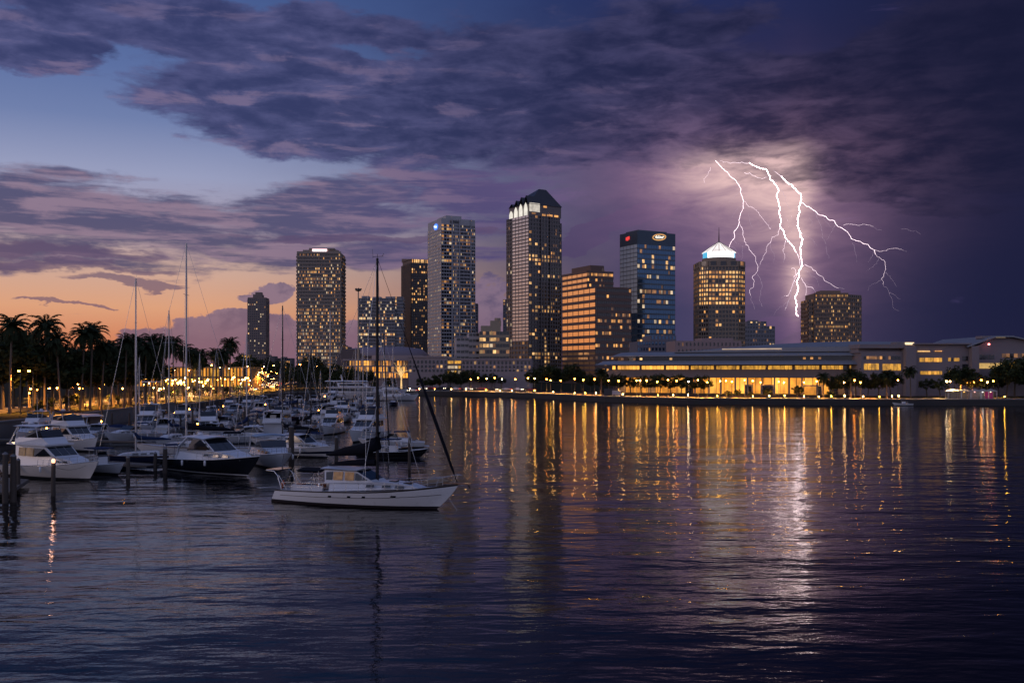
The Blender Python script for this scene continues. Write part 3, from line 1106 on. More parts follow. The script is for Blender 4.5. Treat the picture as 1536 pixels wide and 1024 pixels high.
    rb.build('roof_rib', mat('roof_rib_paint', (.3, .25, .22), .6), T.t)
    MB().tube([(ap[0], ap[1], ap[2] - 1), (ap[0], ap[1], T.h(350)), (ap[0], ap[1], T.h(336))], [.5, .35, .12], 6).build('antenna', MASTD, T.t)
    # --- small stepped grey tower beside it
    W = mat('grey_concrete', (.17, .165, .18), .8, var=.1, scale=.1)
    T = Tower('grey_block', 'small grey stepped high-rise half hidden right of the pyramid topped tower', 'building', 1112, 1000, 3)
    w = T.along(1162)
    H = T.h(489)
    T.block(0, w, 0, 25, 0, H)
    fr = frames(0, w, 0, 25)
    T.facade(*fr['front'], 2, H, 12, 12, .4, .3, .3, 3, lits=(5, 6, 6, 7))
    T.facade(*fr['right'], 2, H, 12, 6, .4, .3, .3, 3)
    xa, xb = T.along(1122), T.along(1151)
    T.block(xa, xb, 3, 20, H, T.h(481.5))
    T.facade(*frames(xa, xb, 3, 20)['front'], H, T.h(482), 2, 7, .4, .3, .3, 3, lits=(5, 6, 7))
    T.block(xa + 4, xb - 8, 5, 16, T.h(481.5), T.h(479.5))
    T.finish([W], GLASS)
    # --- brown hotel
    W = mat('tan_brown_concrete', (.20, .135, .095), .8, var=.12, scale=.1)
    T = Tower('hotel_block', 'broad tan hotel block standing right of the lightning with scattered lit rooms', 'hotel', 1214, 800, 0)
    w = T.along(1272)
    w0 = T.along(1221)
    H = T.h(440)
    T.block(w0, w, 0, 24, 0, H)
    T.block(0, w0, 2, 22, 0, T.h(449))
    fr = frames(w0, w, 0, 24)
    T.facade(*fr['front'], 2, H - 1, 22, 22, .44, .30, .32, 0, pd=.3, sd=.7, lits=(4, 5, 5, 6, 6), row=.5)
    T.facade(*frames(0, w0, 2, 22)['front'], 2, T.h(449), 20, 2, .42, .24, .4, 0, sd=.7, lits=(4, 5, 6))
    T.facade(*frames(0, w0, 2, 22)['left'], 2, T.h(449), 20, 5, .42, .24, .3, 0, sd=.7, lits=(4, 5, 6))
    # wing turned away to the right
    xe = T.along(1297)
    a = (w + .02, 0.0)
    dv = Vector((xe - w, 8.0))
    L = dv.length
    dv /= L
    nn = (dv.y, -dv.x)
    q = [a, (a[0] + dv.x * L, a[1] + dv.y * L), (a[0] + dv.x * L - nn[0] * 18, a[1] + dv.y * L - nn[1] * 18), (w + .02, 20)]
    T.wall.prism(q, 0, H - .8)
    T.facade((a, (dv.x, dv.y), nn), L, 2, H - 1.2, 21, 6, .42, .24, .3, 0, pd=.3, sd=.7, lits=(4, 5, 6, 6), row=.5)
    T.block(T.along(1234), T.along(1264), 5, 18, H, T.h(435))
    T.wall.obox(fr['front'][0], 0, w - w0, 0, .9, H - 1, H + .4)
    T.finish([W], GLASS)
    # --- slices of towers standing behind
    W = mat('slate_concrete', (.12, .12, .135), .8, var=.1, scale=.1)
    T = Tower('grey_block', 'narrow dark slab peeking out left of the gabled tower', 'building', 754.5, 1050, 0)
    w = T.along(775)
    T.block(0, w, 0, 22, 0, T.h(449))
    T.facade(*frames(0, w, 0, 22)['front'], 2, T.h(450), 26, 5, .4, .3, .12, 3, lits=(5, 6))
    T.finish([W], GLASS)
    T = Tower('grey_block', 'thin dark slab peeking out right of the white gridded tower', 'building', 705, 1050, 0)
    w = T.along(716.5)
    T.block(0, w, 0, 22, 0, T.h(455))
    T.facade(*frames(0, w, 0, 22)['front'], 2, T.h(456), 26, 4, .4, .3, .06, 3, lits=(6,))
    T.finish([W], GLASS)
    # --- mid-rises at the towers' feet
    W = mat('pale_stucco', (.34, .31, .31), .8, var=.1, scale=.1)
    T = Tower('mid_rise', 'white terraced mid-rise with strip windows at the foot of the white gridded tower', 'building', 684.5, 690, 6)
    w = T.along(719)
    T.block(0, w * .55, 0, 26, 0, T.h(506))
    T.block(w * .55, w, 0, 26, 0, T.h(499))
    T.facade(*frames(0, w * .55, 0, 26)['front'], 2, T.h(507), 7, 3, .55, .12, .05, 0, sd=.5, pd=.2, lits=(6,))
    T.facade(*frames(w * .55, w, 0, 26)['front'], 2, T.h(500), 8, 3, .55, .12, .05, 0, sd=.5, pd=.2, lits=(6,))
    T.finish([W], GLASS)
    W = mat('ochre_stucco', (.26, .21, .15), .8, var=.1, scale=.1)
    T = Tower('mid_rise', 'ochre mid-rise with yellow lit strip windows left of the gabled tower', 'building', 719.3, 670, 3)
    w = T.along(764)
    H = T.h(497)
    T.block(0, w, 0, 26, 0, H)
    T.facade(*frames(0, w, 0, 26)['front'], 2, H, 8, 9, .45, .06, .5, 0, lits=(5, 5, 6, 7), row=.7, sd=.4, litfn=lambda f, b: .75 if b < .62 else .3)
    T.block(w * .06, w * .72, 4, 20, H, T.h(488))
    T.block(w * .38, w * .74, 6, 18, T.h(488), T.h(480))
    T.wall.tube([(w * .62, 8, T.h(480)), (w * .62, 8, T.h(476))], 2.2, 10)
    T.finish([W], GLASS)
    W = mat('pink_stucco', (.25, .18, .175), .8, var=.1, scale=.1)
    T = Tower('mid_rise', 'plain pink mid-rise with small punched windows below the pyramid topped tower', 'building', 1012.5, 560, 3)
    w = T.along(1112)
    H = T.h(511)
    T.block(0, w, 0, 24, 0, H)
    T.facade(*frames(0, w, 0, 24)['front'], 2, H - 1, 6, 16, .5, .6, .02, 0, sd=.30, pd=.34, lits=(6,), margin=1.0)
    T.block(w * .42, w * .9, 3, 20, H, T.h(506.5))
    T.finish([W], GLASS)
    W = mat('bluegrey_stucco', (.12, .115, .14), .7, var=.1, scale=.1)
    T = Tower('mid_rise', 'low mauve block with few lit windows at the foot of the glass tower', 'building', 956, 600, 6)
    w = T.along(1014)
    T.block(0, w * .35, 0, 22, 0, T.h(512))
    T.block(w * .35, w, 0, 22, 0, T.h(503))
    T.facade(*frames(0, w * .35, 0, 22)['front'], 2, T.h(513), 7, 5, .5, .4, .12, 1, lits=(4, 6))
    T.facade(*frames(w * .35, w, 0, 22)['front'], 2, T.h(504), 8, 7, .5, .4, .12, 1, lits=(4, 6, 5))
    T.finish([W], GLASS)


city()


# ------------------------------------------------------------------ lightning
def lightning():
    rng = random.Random(4)
    E1 = emit('lightning_core', (1.0, .78, .78), 26.0)
    E0 = emit('lightning_stroke', (1.0, .80, .84), 4.5)
    E2 = emit('lightning_branch', (1.0, .78, .86), 2.2)
    E3 = emit('lightning_thread', (.92, .70, .88), .55)
    Y = 2600.0
    LW = .29
    Z = lambda q: (1000 + q[0] / 3.4125, 200 + q[1] / 3.4125)
    threads = []
    def jag(pts, amp, depth):
        for _ in range(depth):
            out = [pts[0]]
            for a, b in zip(pts, pts[1:]):
                L = math.hypot(b[0] - a[0], b[1] - a[1])
                f = rng.uniform(.35, .65)
                o = rng.gauss(0, amp) * L
                out.append((a[0] + (b[0] - a[0]) * f - (b[1] - a[1]) / (L + 1e-6) * o, a[1] + (b[1] - a[1]) * f + (b[0] - a[0]) / (L + 1e-6) * o))
                out.append(b)
            pts = out
            amp *= .85
        return pts
    root = thing('lightning_bolt', 'branching pinkish white lightning bolt striking down behind the tan hotel block', 'lightning', at(1190, Y, 0))
    def stroke(pts, r0, r1, mtl, name, dy=0.0, fade=False):
        q = jag([Z(p) for p in pts], .11, 3)
        n = len(q)
        P, RR = [], []
        for i, (px, py) in enumerate(q):
            y = Y + dy + 60 * math.sin(i * .4 + pts[0][0])
            P.append(at(px, y, zz(py, y)) - Vector(root.location))
            RR.append((r0 + (r1 - r0) * i / (n - 1)) * LW * rng.uniform(.7, 1.25))
        mb = MB()
        a, b2 = (int(n * .62), int(n * .84)) if fade else (n, n)
        mb.tube(P[:a + 1], RR[:a + 1], 5)
        ms = [mtl, E2, E3]
        if fade:
            mb.tube(P[a:b2 + 1], RR[a:b2 + 1], 5, 1)
            mb.tube(P[b2:], RR[b2:], 5, 2)
        mb.build(name, ms, root)
        if name == 'stroke':
            for _ in range(7):
                i = rng.randrange(3, n - 3)
                s0 = rng.choice((-1, 1))
                q2 = [q[i]]
                for _k in range(rng.randint(2, 4)):
                    q2.append((q2[-1][0] + s0 * rng.uniform(2, 7), q2[-1][1] + rng.uniform(2, 9)))
                threads.append(([((u - 1000) * 3.4125, (v - 200) * 3.4125) for u, v in q2], .55, .2, E3))
    A = [(590, 222), (640, 262), (672, 300), (686, 350), (680, 395), (672, 450), (680, 500), (696, 540), (686, 600), (690, 650), (676, 710), (664, 760), (668, 820), (664, 870), (674, 935)]
    B = [(425, 152), (470, 175), (510, 185), (530, 235), (572, 285), (570, 340), (575, 400), (583, 460), (600, 510), (630, 560), (665, 610), (680, 650), (690, 690), (668, 720), (650, 770), (636, 830), (606, 905)]
    stroke(A, 2.8, 1.5, E1, 'stroke')
    stroke(B, 2.0, 1.6, E1, 'stroke', 40, True)
    stroke([(250, 140), (285, 180), (330, 225), (370, 265), (385, 320), (385, 400), (372, 455), (345, 510), (328, 560), (310, 600)], 1.5, .8, E0, 'stroke', -60)
    stroke([(686, 350), (740, 385), (800, 420), (860, 450), (905, 490), (945, 540), (1000, 560), (1060, 595), (1095, 640), (1115, 710), (1110, 760), (1150, 840), (1190, 910)], 1.6, .35, E0, 'stroke', 80, True)
    for pts, r0, r1, k in (
        ([(425, 152), (360, 152), (290, 148), (262, 138)], 1.2, .4, E2),
        ([(590, 222), (566, 205), (548, 188)], 1.6, .6, E2),
        ([(372, 455), (390, 520), (405, 570), (440, 615), (458, 660), (460, 710), (445, 770), (425, 800), (430, 850), (450, 900)], 1.3, .5, E2),
        ([(395, 345), (430, 375), (470, 405), (510, 460), (530, 490), (540, 470)], .9, .5, E2),
        ([(905, 470), (950, 466), (990, 470), (1040, 470), (1100, 495)], .8, .4, E2),
        ([(1060, 595), (1110, 600), (1150, 590), (1230, 605)], .8, .35, E2),
        ([(1115, 710), (1145, 740), (1180, 785)], .7, .3, E3),
        ([(1200, 490), (1250, 500), (1300, 515)], .5, .35, E3),
        ([(760, 410), (790, 470), (796, 530), (820, 610), (830, 640)], .8, .4, E3),
        ([(583, 470), (540, 530), (510, 590), (480, 660), (470, 700)], 1.0, .4, E2),
        ([(612, 545), (595, 600), (597, 660)], .9, .4, E2),
        ([(530, 560), (545, 610), (548, 660)], .6, .3, E3),
        ([(705, 670), (750, 700), (800, 735), (840, 770), (870, 790), (910, 795)], 1.3, .5, E2),
        ([(700, 690), (740, 730), (780, 780)], .8, .4, E3),
        ([(690, 740), (720, 785), (765, 815)], 1.2, .7, E2),
        ([(710, 770), (712, 830), (716, 870)], .9, .6, E2),
        ([(640, 690), (660, 700), (650, 760), (620, 830), (585, 840)], 1.1, .5, E2),
        ([(225, 175), (210, 215), (190, 235), (200, 262)], .8, .4, E2),
        ([(580, 285), (605, 320), (615, 360), (640, 430), (655, 470)], .8, .4, E3),
        ([(605, 430), (625, 470), (645, 520)], .7, .3, E3),
        ([(398, 202), (450, 218), (490, 232), (528, 222)], 1.1, .9, E2),
        ([(690, 505), (720, 530), (770, 575)], .8, .3, E3),
        ([(730, 430), (740, 470)], .5, .3, E3),
        ([(950, 560), (965, 610), (975, 660)], .6, .3, E3),
        ([(390, 575), (385, 610), (390, 640)], .7, .4, E3),
        ([(465, 720), (490, 780), (475, 850), (490, 885)], .8, .35, E3),
        ([(420, 410), (425, 450), (440, 480)], .5, .3, E3)):
        stroke(pts, r0, r1, k, 'branch', rng.uniform(-80, 120), k is E2)
    for pts, r0, r1, k in threads:
        stroke(pts, r0, r1, k, 'branch', rng.uniform(-80, 120))


lightning()

# ------------------------------------------------------------------ low buildings on the waterfront
CPANE = emit('hall_glow', (1.0, .36, .035), 1.15, .75, .22, (1, 1, .5), rnd=.35)
CPANE2 = emit('hall_glow_pale', (1.0, .44, .06), 1.35, .6, .3, (1, 1, .5), rnd=.35)
YPANE = emit('yellow_glow', (1.0, .47, .045), .72, .95, .7, (1, 1, .5), rnd=.3)
PLAST = mat('grey_mauve_plaster', (.175, .15, .16), .8, var=.08, scale=.08)
ROOFW = mat('pale_roof_panels', (.18, .195, .225), .5, .1, var=.08, scale=.1)


def ship(x0, x1, y0, y1, r, n=7):
    """plan outline with a rounded left end, like a ship's bow"""
    pts = [(x0 + r - r * math.sin(a), y0 + r * 1.0 - r * math.cos(a)) for a in [math.pi / 2 * i / n for i in range(n, -1, -1)]]
    pts = pts[::1]
    return [(x0, y1)] + pts + [(x1, y0), (x1, y1)]


def hall():
    T = Tower('convention_hall', 'long white convention hall with layered ship-like roofs and amber lit windows', 'hall', 880, 395, -20)
    L = T.along(1357)
    A = T.along
    D = 60
    W = MB()
    W.prism(ship(A(905), L, 6, D, 16), 0, 6.5)                      # core behind the glass
    W.build('core', mat('hall_core', (.12, .10, .09), .8), T.t)
    f = MB()
    f.prism(ship(A(898), L, 1.5, D, 14), 6.5, 9.2)
    f.prism(ship(A(905), L, 3.0, D, 14), 9.2, 11.4)
    f.build('wall', PLAST, T.t)
    r = MB()
    r.prism(ship(A(880), A(1300), -3.5, D, 18), 11.4, 11.75, top=ship(A(882), A(1300), -3.0, D, 18))
    r.prism(ship(A(884), A(1300), -2.8, D, 18), 11.75, 12.9, top=ship(A(890), A(1300), -.5, D, 17))
    r.prism(ship(A(900), A(1312), -1.0, D, 18), 14.6, 14.95)
    r.prism(ship(A(903), A(1312), -.6, D, 18), 14.95, 16.4, top=ship(A(915), A(1312), 4, D, 16))
    r.build('roof', ROOFW, T.t)
    u = MB()
    n = 26
    rows = []
    for i in range(n + 1):
        t = i / n
        px = 1010 + (1362 - 1010) * t
        hh = 16.4 + 3.6 * math.sin(math.pi * min(1, t * 1.35) * .5) - .6 * max(0, t - .75) * 4 * .5
        x = A(px)
        rows.append([(x, 2, 16.2), (x, 2.0, 16.4 + (hh - 16.4) * .45), (x, 3.0, 16.4 + (hh - 16.4) * .5), (x, 9, hh), (x, D, hh), (x, D, 16.2)])
    u.grid(rows, sm=False)
    u.poly(rows[0])
    u.poly(list(reversed(rows[-1])))
    u.build('upper_roof', ROOFW, T.t)
    s = MB()
    s.box(A(1082), A(1172), 1.9, 2.0, 17.1, 17.55)
    s.build('roof_light_strip', emit('roof_strip', (1, .72, .52), .5, .5, .1), T.t)
    g = MB()
    g.prism(ship(A(908), A(1300), 2.0, D, 15), 12.9, 14.6)
    g.build('dark_glass_band', GL_D, T.t)
    # amber window band between fascia and roof
    x = A(916)
    k = 0
    while x < A(1296):
        w = 1.35 if k % 6 else 1.2
        fr = ((0, 3.0), (1, 0), (0, -1))
        px = 768 + 0
        mt = CPANE2 if x < A(1030) else (YPANE if T.rng.random() < .86 else GL_D)
        o = MB().obox(fr, x, x + w, .02, .12, 9.55, 10.95).build('window', mt, T.t)
        x += w + (.16 if k % 6 else 1.0)
        k += 1
    # a few lights in the dark band
    for px, m_ in ((930, LIT3), (948, LIT3), (958, LIT2), (1003, LIT2), (1204, LIT1), (1215, LIT1), (1227, LIT3)):
        MB().box(A(px), A(px) + 1.0, 1.88, 1.98, 13.3, 14.1).build('window', m_, T.t)
    # glazed ground floor with columns
    x = A(912)
    k = 0
    while x < A(1345):
        w = 3.0
        lit = (x > A(1040) and x < A(1243)) or (A(925) < x < A(1040) and k % 5)
        mt = (CPANE2 if k % 4 == 1 else CPANE) if lit else (LIT3 if k % 2 else GL_D)
        MB().box(x, x + w - .25, 5.75, 5.95, .3, 6.3).build('glass_panel', mt, T.t)
        k += 1
        x += w
    x = A(1040)
    k = 0
    while x < A(1350):
        c = MB()
        c.box(x, x + .55, 1.9, 2.45, 0, 6.5)
        c.build('column', PLAST, T.t)
        x += 4.6 if k % 2 else 5.4
        k += 1
    for px, w in ((1115, 3), (1139, 3.5), (1151, 2), (1204, 5.5), (1222, 2.5)):
        b = MB()
        b.box(A(px), A(px) + w, 3.6, 5.6, 0, 3.7)
        b.box(A(px) + .35, A(px) + w - .35, 3.5, 3.6, 0, 3.2, 1)
        b.build('door_porch', [PLAST, GL_D if w < 5 else CPANE], T.t)
    for i, px in enumerate((1070, 1100, 1135, 1170, 1205, 1235)):
        l = bpy.data.lights.new('hall_downlight', 'SPOT')
        l.energy = 7000
        l.color = (1, .42, .08)
        l.spot_size = R(115)
        l.spot_blend = .6
        l.shadow_soft_size = .4
        o = link('downlight', l, T.t)
        o.location = (A(px), 3.2, 6.3)


def wing():
    T = Tower('convention_wing', 'mauve office wing with flat roofs and yellow lit windows right of the hall', 'building', 1293, 352, 0)
    A, H = T.along, T.h
    w = T.wall
    def slab(p0, p1, r0, r1, y0=0.0, y1=40.0):
        w.box(A(p0), A(p1), y0, y1, max(0, H(r1)), H(r0))
    slab(1293, 1356, 529, 700, 1)
    slab(1290, 1358, 516, 522, 0)
    w.box(A(1290), A(1358), 1.2, 40, H(529), H(526.5))
    w.box(A(1292), A(1356), 3, 40, H(526.5), H(522))
    slab(1356.3, 1372, 519, 700, -1.5)
    slab(1372.3, 1454, 515, 700, .5, 42)
    w.box(A(1370), A(1456), -.8, .4, H(516.5), H(514.5))
    slab(1454.3, 1465, 519, 700, -2)
    # right part under a low pitched roof
    x0, x1, xa, xb = A(1465.3), A(1580), A(1492), A(1516)
    pts = [(x0, 0), (x1, 0), (x1, H(520)), (xb, H(506)), (xa, H(506)), (x0, H(519))]
    n = len(w.v)
    w.poly([(x, .2, z) for x, z in pts])
    w.poly([(x, 42, z) for x, z in reversed(pts)])
    for i in range(len(pts)):
        a, b = pts[i], pts[(i + 1) % len(pts)]
        w.quad((a[0], .2, a[1]), (a[0], 42, a[1]), (b[0], 42, b[1]), (b[0], .2, b[1]))
    w.build('wall', PLAST, T.t)
    rf = MB()
    e = 1.6
    for a, b in (((A(1448), H(521)), (A(1492), H(505.6))), ((A(1492), H(505.6)), (A(1516), H(505.6))), ((A(1516), H(505.6)), (A(1582), H(520)))):
        rf.poly([(a[0], -e, a[1]), (b[0], -e, b[1]), (b[0], 42.5, b[1]), (a[0], 42.5, a[1])])
        rf.poly([(a[0], -e, a[1] + .5), (a[0], 42.5, a[1] + .5), (b[0], 42.5, b[1] + .5), (b[0], -e, b[1] + .5)])
        rf.quad((a[0], -e, a[1]), (a[0], -e, a[1] + .5), (b[0], -e, b[1] + .5), (b[0], -e, b[1]))
    rf.build('roof', ROOFW, T.t)
    def wins(p0, p1, r0, r1, n, mt, y, gap=.12):
        a, b = A(p0), A(p1)
        ww = (b - a) / n
        for i in range(n):
            m_ = mt if not isinstance(mt, list) else T.rng.choice(mt)
            MB().box(a + i * ww + gap * ww / 2, a + (i + 1) * ww - gap * ww / 2, y - .14, y - .02, H(r1), H(r0)).build('window', m_, T.t)
    wins(1297, 1320, 545, 554.5, 4, YPANE, 1)
    wins(1325, 1353, 545.5, 555.5, 5, YPANE, 1)
    wins(1297, 1329, 534, 538.5, 8, [LIT3, GL_D, LIT1], 1)
    wins(1334, 1352, 534, 539, 5, [LIT3, GL_D, GL_D], 1)
    wins(1380, 1414, 536.5, 542.5, 8, [YPANE, YPANE, CPANE2], .5)
    wins(1423, 1440, 536.5, 541.5, 4, [YPANE, YPANE, GL_D], .5)
    wins(1444, 1453, 534, 541, 2, GL_D, .5)
    wins(1444, 1453, 546, 555, 2, GL_D, .5)
    wins(1381, 1414, 556.5, 561.5, 8, [YPANE, CPANE2], .5)
    wins(1424, 1438, 555.5, 560, 3, [YPANE, CPANE2, GL_D], .5)
    wins(1466, 1492, 532, 538.5, 3, GL_D, .2)
    wins(1503, 1545, 530, 536, 7, [GL_D, LIT3, LIT3], .2)
    wins(1466, 1504, 544.5, 552.5, 6, emit('dim_yellow_glow', (1, .62, .2), .62, .4, .3), .2, .05)
    wins(1504.5, 1550, 543, 551.5, 6, YPANE, .2, .05)
    wins(1504, 1550, 559.5, 564, 8, [CPANE, CPANE2], .2)
    MB().box(A(1377), A(1395), .0, .4, H(527.5), H(525.8)).build('cove_light', LIT2, T.t)
    MB().box(A(1403), A(1413), .0, .4, H(527), H(525.8)).build('cove_light', LIT1, T.t)
    for p0, p1, r0, r1 in ((1361.5, 1375, 513.2, 516.6), (1491.5, 1513, 504, 505.8)):
        b = MB()
        b.box(A(p0) - 3, A(p1) + .2, 2.5, 8, H(519 if r0 > 510 else 507), H(r0) + .2)
        pr = b.build('plant_room', PLAST, T.t)
        MB().box(A(p0), A(p1), 2.2, 2.45, H(r1), H(r0)).build('roof_lights', emit('roof_lights', (1, .72, .42), 1.6, .4, .8), pr)
    b = MB()
    b.lathe([(.0, H(517.5)), (.35, H(517.2)), (.35, H(515.4)), (0, H(515))], 8, c=(A(1479.5), -1.9))
    b.build('red_roof_light', emit('roof_beacon', (1, .22, .2), 10), T.t)


def low_left():
    # arena with a shallow domed roof
    ARW = mat('arena_wall', (.10, .075, .075), .8, var=.12, scale=.1)
    ARR = mat('arena_roof', (.17, .14, .17), .6, var=.1, scale=.05)
    y = 640
    c = at(578, y + 55, GZ)
    t = thing('arena', 'domed sports arena with dark mauve roof behind the lit glass hall', 'arena', c)
    s = y / F
    rx = 74 * s
    MB().lathe([(rx * .92, 0), (rx * .95, zz(533, y) - GZ)], 40).build('wall', ARW, t)
    MB().lathe([(rx * .97, zz(534, y) - GZ), (rx * 1.0, zz(532.5, y) - GZ), (rx * .80, zz(520.5, y) - GZ), (rx * .5, zz(517.6, y) - GZ), (0, zz(516.8, y) - GZ)], 40).build('roof', ARR, t)
    T = Tower('annex_block', 'dark windowless block left of the domed arena', 'building', 505, 600, 4)
    T.block(0, T.along(540), 0, 25, 0, T.h(530))
    T.block(T.along(512), T.along(536), 3, 22, T.h(530), T.h(523))
    T.facade(*frames(0, T.along(540), 0, 25)['front'], T.h(553), T.h(549), 1, 7, .2, .2, .5, 0)
    T.finish([ARW], GLASS)
    # glazed hall, lit from inside
    T = Tower('glass_hall', 'three storey glazed hall glowing amber inside beside the string lit tree', 'hall', 520, 525, 5)
    w = T.along(612)
    PK = mat('pink_plaster', (.27, .215, .21), .8, var=.1, scale=.1)
    T.block(0, w, 0, 30, 0, T.h(541))
    T.wall.box(-2, w + 1, -2.6, 30, T.h(541), T.h(538.5))
    T.wall.prism([(w * .40, 4), (w * .47, .2), (w * .6, -1), (w * .8, -1), (w + 8, .5), (w + 8, 20), (w * .4, 20)], T.h(538.4), T.h(532.5))
    T.facade(*frames(0, w, 0, 30)['front'], T.h(568.5), T.h(541), 3, 22, .22, .22, .8, 0, pd=.6, sd=.4, lits=(4, 4, 5, 6, 6), row=.25)
    T.facade(*frames(0, w, 0, 30)['left'], T.h(568.5), T.h(541), 3, 7, .22, .22, .6, 0, pd=.6, sd=.4, lits=(4, 5, 6))
    T.finish([PK], [GL_D, GL_B, GL_M, GL_G, CPANE, CPANE2, LIT3, LIT4])
    def arcade(label, p0, p1, r0, rows, y0, n, th, lit=.04, base_row=575):
        T = Tower('arcade_building', label, 'building', p0, y0, th)
        w = T.along(p1)
        T.block(0, w, 0, 24, 0, T.h(r0))
        T.wall.obox(((0, 0), (1, 0), (0, -1)), -.2, w + .2, 0, .45, T.h(r0 + 1.2), T.h(r0) + .5)
        T.wall.build('wall', mat('mauve_stone', (.235, .195, .20), .8, var=.08, scale=.1), T.t)
        bw = w / n
        for (ra, rb, arch) in rows:
            za, zb = T.h(rb), T.h(ra)
            for i in range(n):
                x0, x1 = (i + .24) * bw, (i + .76) * bw
                k = T.rng.random()
                mt = LIT2 if k < lit else (LIT3 if k < lit * 2.5 else GL_D)
                r = (x1 - x0) / 2
                pts = [(x0, za), (x1, za)]
                if arch:
                    pts += [(x0 + r + r * math.cos(a), zb - r + r * math.sin(a)) for a in [math.pi * q / 6 for q in range(7)]]
                else:
                    pts += [(x1, zb), (x0, zb)]
                b = MB()
                b.poly([(x, -.10, z) for x, z in pts])
                m2 = len(pts)
                for q in range(m2):
                    a1, a2 = pts[q], pts[(q + 1) % m2]
                    b.quad((a1[0], .0, a1[1]), (a2[0], .0, a2[1]), (a2[0], -.1, a2[1]), (a1[0], -.1, a1[1]))
                b.build('window', mt, T.t)
        return T
    arcade('mauve arcaded building with arched windows right of the string lit tree', 612.5, 671, 535, ((540, 545, True), (547.5, 551.5, False), (554, 557.5, False)), 515, 10, 3)
    T = Tower('stair_tower', 'short stair tower with three wide yellow lit landings between mauve arcaded buildings', 'building', 671.5, 520, 0)
    w = T.along(692)
    T.block(0, w, 0, 20, 0, T.h(537))
    T.facade(*frames(0, w, 0, 20)['front'], T.h(563), T.h(541), 3, 4, .42, .08, 1.0, 0, lits=(5, 7), row=0, sd=.3)
    T.finish([mat('stair_stucco', (.24, .21, .18), .8)], [GL_D, GL_B, GL_M, GL_G, LIT1, YPANE, LIT3, LIT4])
    arcade('long mauve arcaded building with three rows of windows left of the gabled tower', 692.5, 797, 539, ((541.5, 546, True), (548, 552, True), (554, 557, False)), 505, 18, -3, .10)
    # yellow lit slab and pavilion on the park side
    T = Tower('lit_slab', 'plain yellow floodlit slab at the foot of the slim brown tower', 'building', 361.5, 700, 0)
    w = T.along(373.5)
    MB().box(0, w, 0, 8, 0, T.h(532)).build('wall', mat('yellow_plaster', (.5, .36, .12), .7), T.t)
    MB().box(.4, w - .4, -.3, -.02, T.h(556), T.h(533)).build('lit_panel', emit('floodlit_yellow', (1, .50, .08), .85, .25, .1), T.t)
    T = Tower('park_pavilion', 'long low pavilion glowing yellow behind the row of park palms', 'building', 205, 455, -6)
    w = T.along(376)
    T.block(0, w, 0, 14, 0, T.h(550))
    T.facade(*frames(0, w, 0, 14)['front'], 1, T.h(552), 2, 34, .2, .28, .92, 0, pd=.9, sd=.5, lits=(4, 4, 5, 5), row=.2)
    T.finish([mat('pavilion_wall', (.22, .14, .06), .8)], [GL_D, GL_B, GL_M, GL_G, CPANE, YPANE, LIT3, LIT4])
    # far low blocks at the end of the street
    for p0, p1, r, y, lb in ((392, 412, 534, 1500, 'tiny distant lit block just right of the slim brown tower'), (413, 438, 537, 1550, 'tiny distant low block left of the beige apartment tower'),
                             (512, 524, 520, 1200, 'small far grey block between the beige apartment tower and balcony block')):
        T = Tower('distant_block', lb, 'building', p0, y, 0)
        w = T.along(p1)
        T.block(0, w, 0, 20, 0, T.h(r))
        T.block(w * .3, w * .6, 3, 15, T.h(r), T.h(r - 2))
        T.facade(*frames(0, w, 0, 20)['front'], 2, T.h(r), 6, 9, .4, .3, .35, 0, lits=(4, 5, 7))
        T.finish([mat('distant_wall', (.10, .085, .095), .8)], GLASS, 40)


hall()
wing()
low_left()


# ------------------------------------------------------------------ trees
def crown_mesh(name, seed, rx, rz, n_cl, n_leaf, leaf, flat=.8, mats=None):
    rng = random.Random(seed)
    mb = MB()
    for c in range(n_cl):
        while True:
            p = Vector((rng.uniform(-1, 1), rng.uniform(-1, 1), rng.uniform(-1, 1)))
            if .25 < p.length < 1:
                break
        p = Vector((p.x * rx, p.y * rx, p.z * rz * (1.0 if p.z > 0 else flat)))
        cr = rng.uniform(.16, .34) * rx
        mi = 1 if rng.random() < .35 else 0
        for _ in range(n_leaf):
            q = Vector((rng.gauss(0, 1), rng.gauss(0, 1), rng.gauss(0, .75))).normalized() * cr * rng.random() ** .4
            o = p + q
            u = Vector((rng.gauss(0, 1), rng.gauss(0, 1), rng.gauss(0, .6))).normalized()
            v = u.cross(Vector((rng.gauss(0, 1), rng.gauss(0, 1), rng.gauss(0, 1)))).normalized()
            s = leaf * rng.uniform(.6, 1.3)
            mb.quad(o - u * s, o + v * s * .5, o + u * s, o - v * s * .5, mi)
    return mb.mesh(name, mats or [LEAFG, LEAFB])


def tree_trunk_mesh(seed, h, rx, r0):
    rng = random.Random(seed)
    mb = MB()
    top = Vector((rng.uniform(-.3, .3), rng.uniform(-.3, .3), h))
    mb.tube([(0, 0, -.3), (0.05, 0, h * .4), top], [r0, r0 * .75, r0 * .55], 7)
    for i in range(5):
        a = i * 1.256 + rng.uniform(-.3, .3)
        e = Vector((math.cos(a) * rx * .6, math.sin(a) * rx * .6, h + rx * rng.uniform(.35, .8)))
        mb.tube([top * .85, (top + e) * .5 + Vector((0, 0, -.2)), e], [r0 * .45, r0 * .3, r0 * .12], 5)
    return mb.mesh('trunk', TBARK)


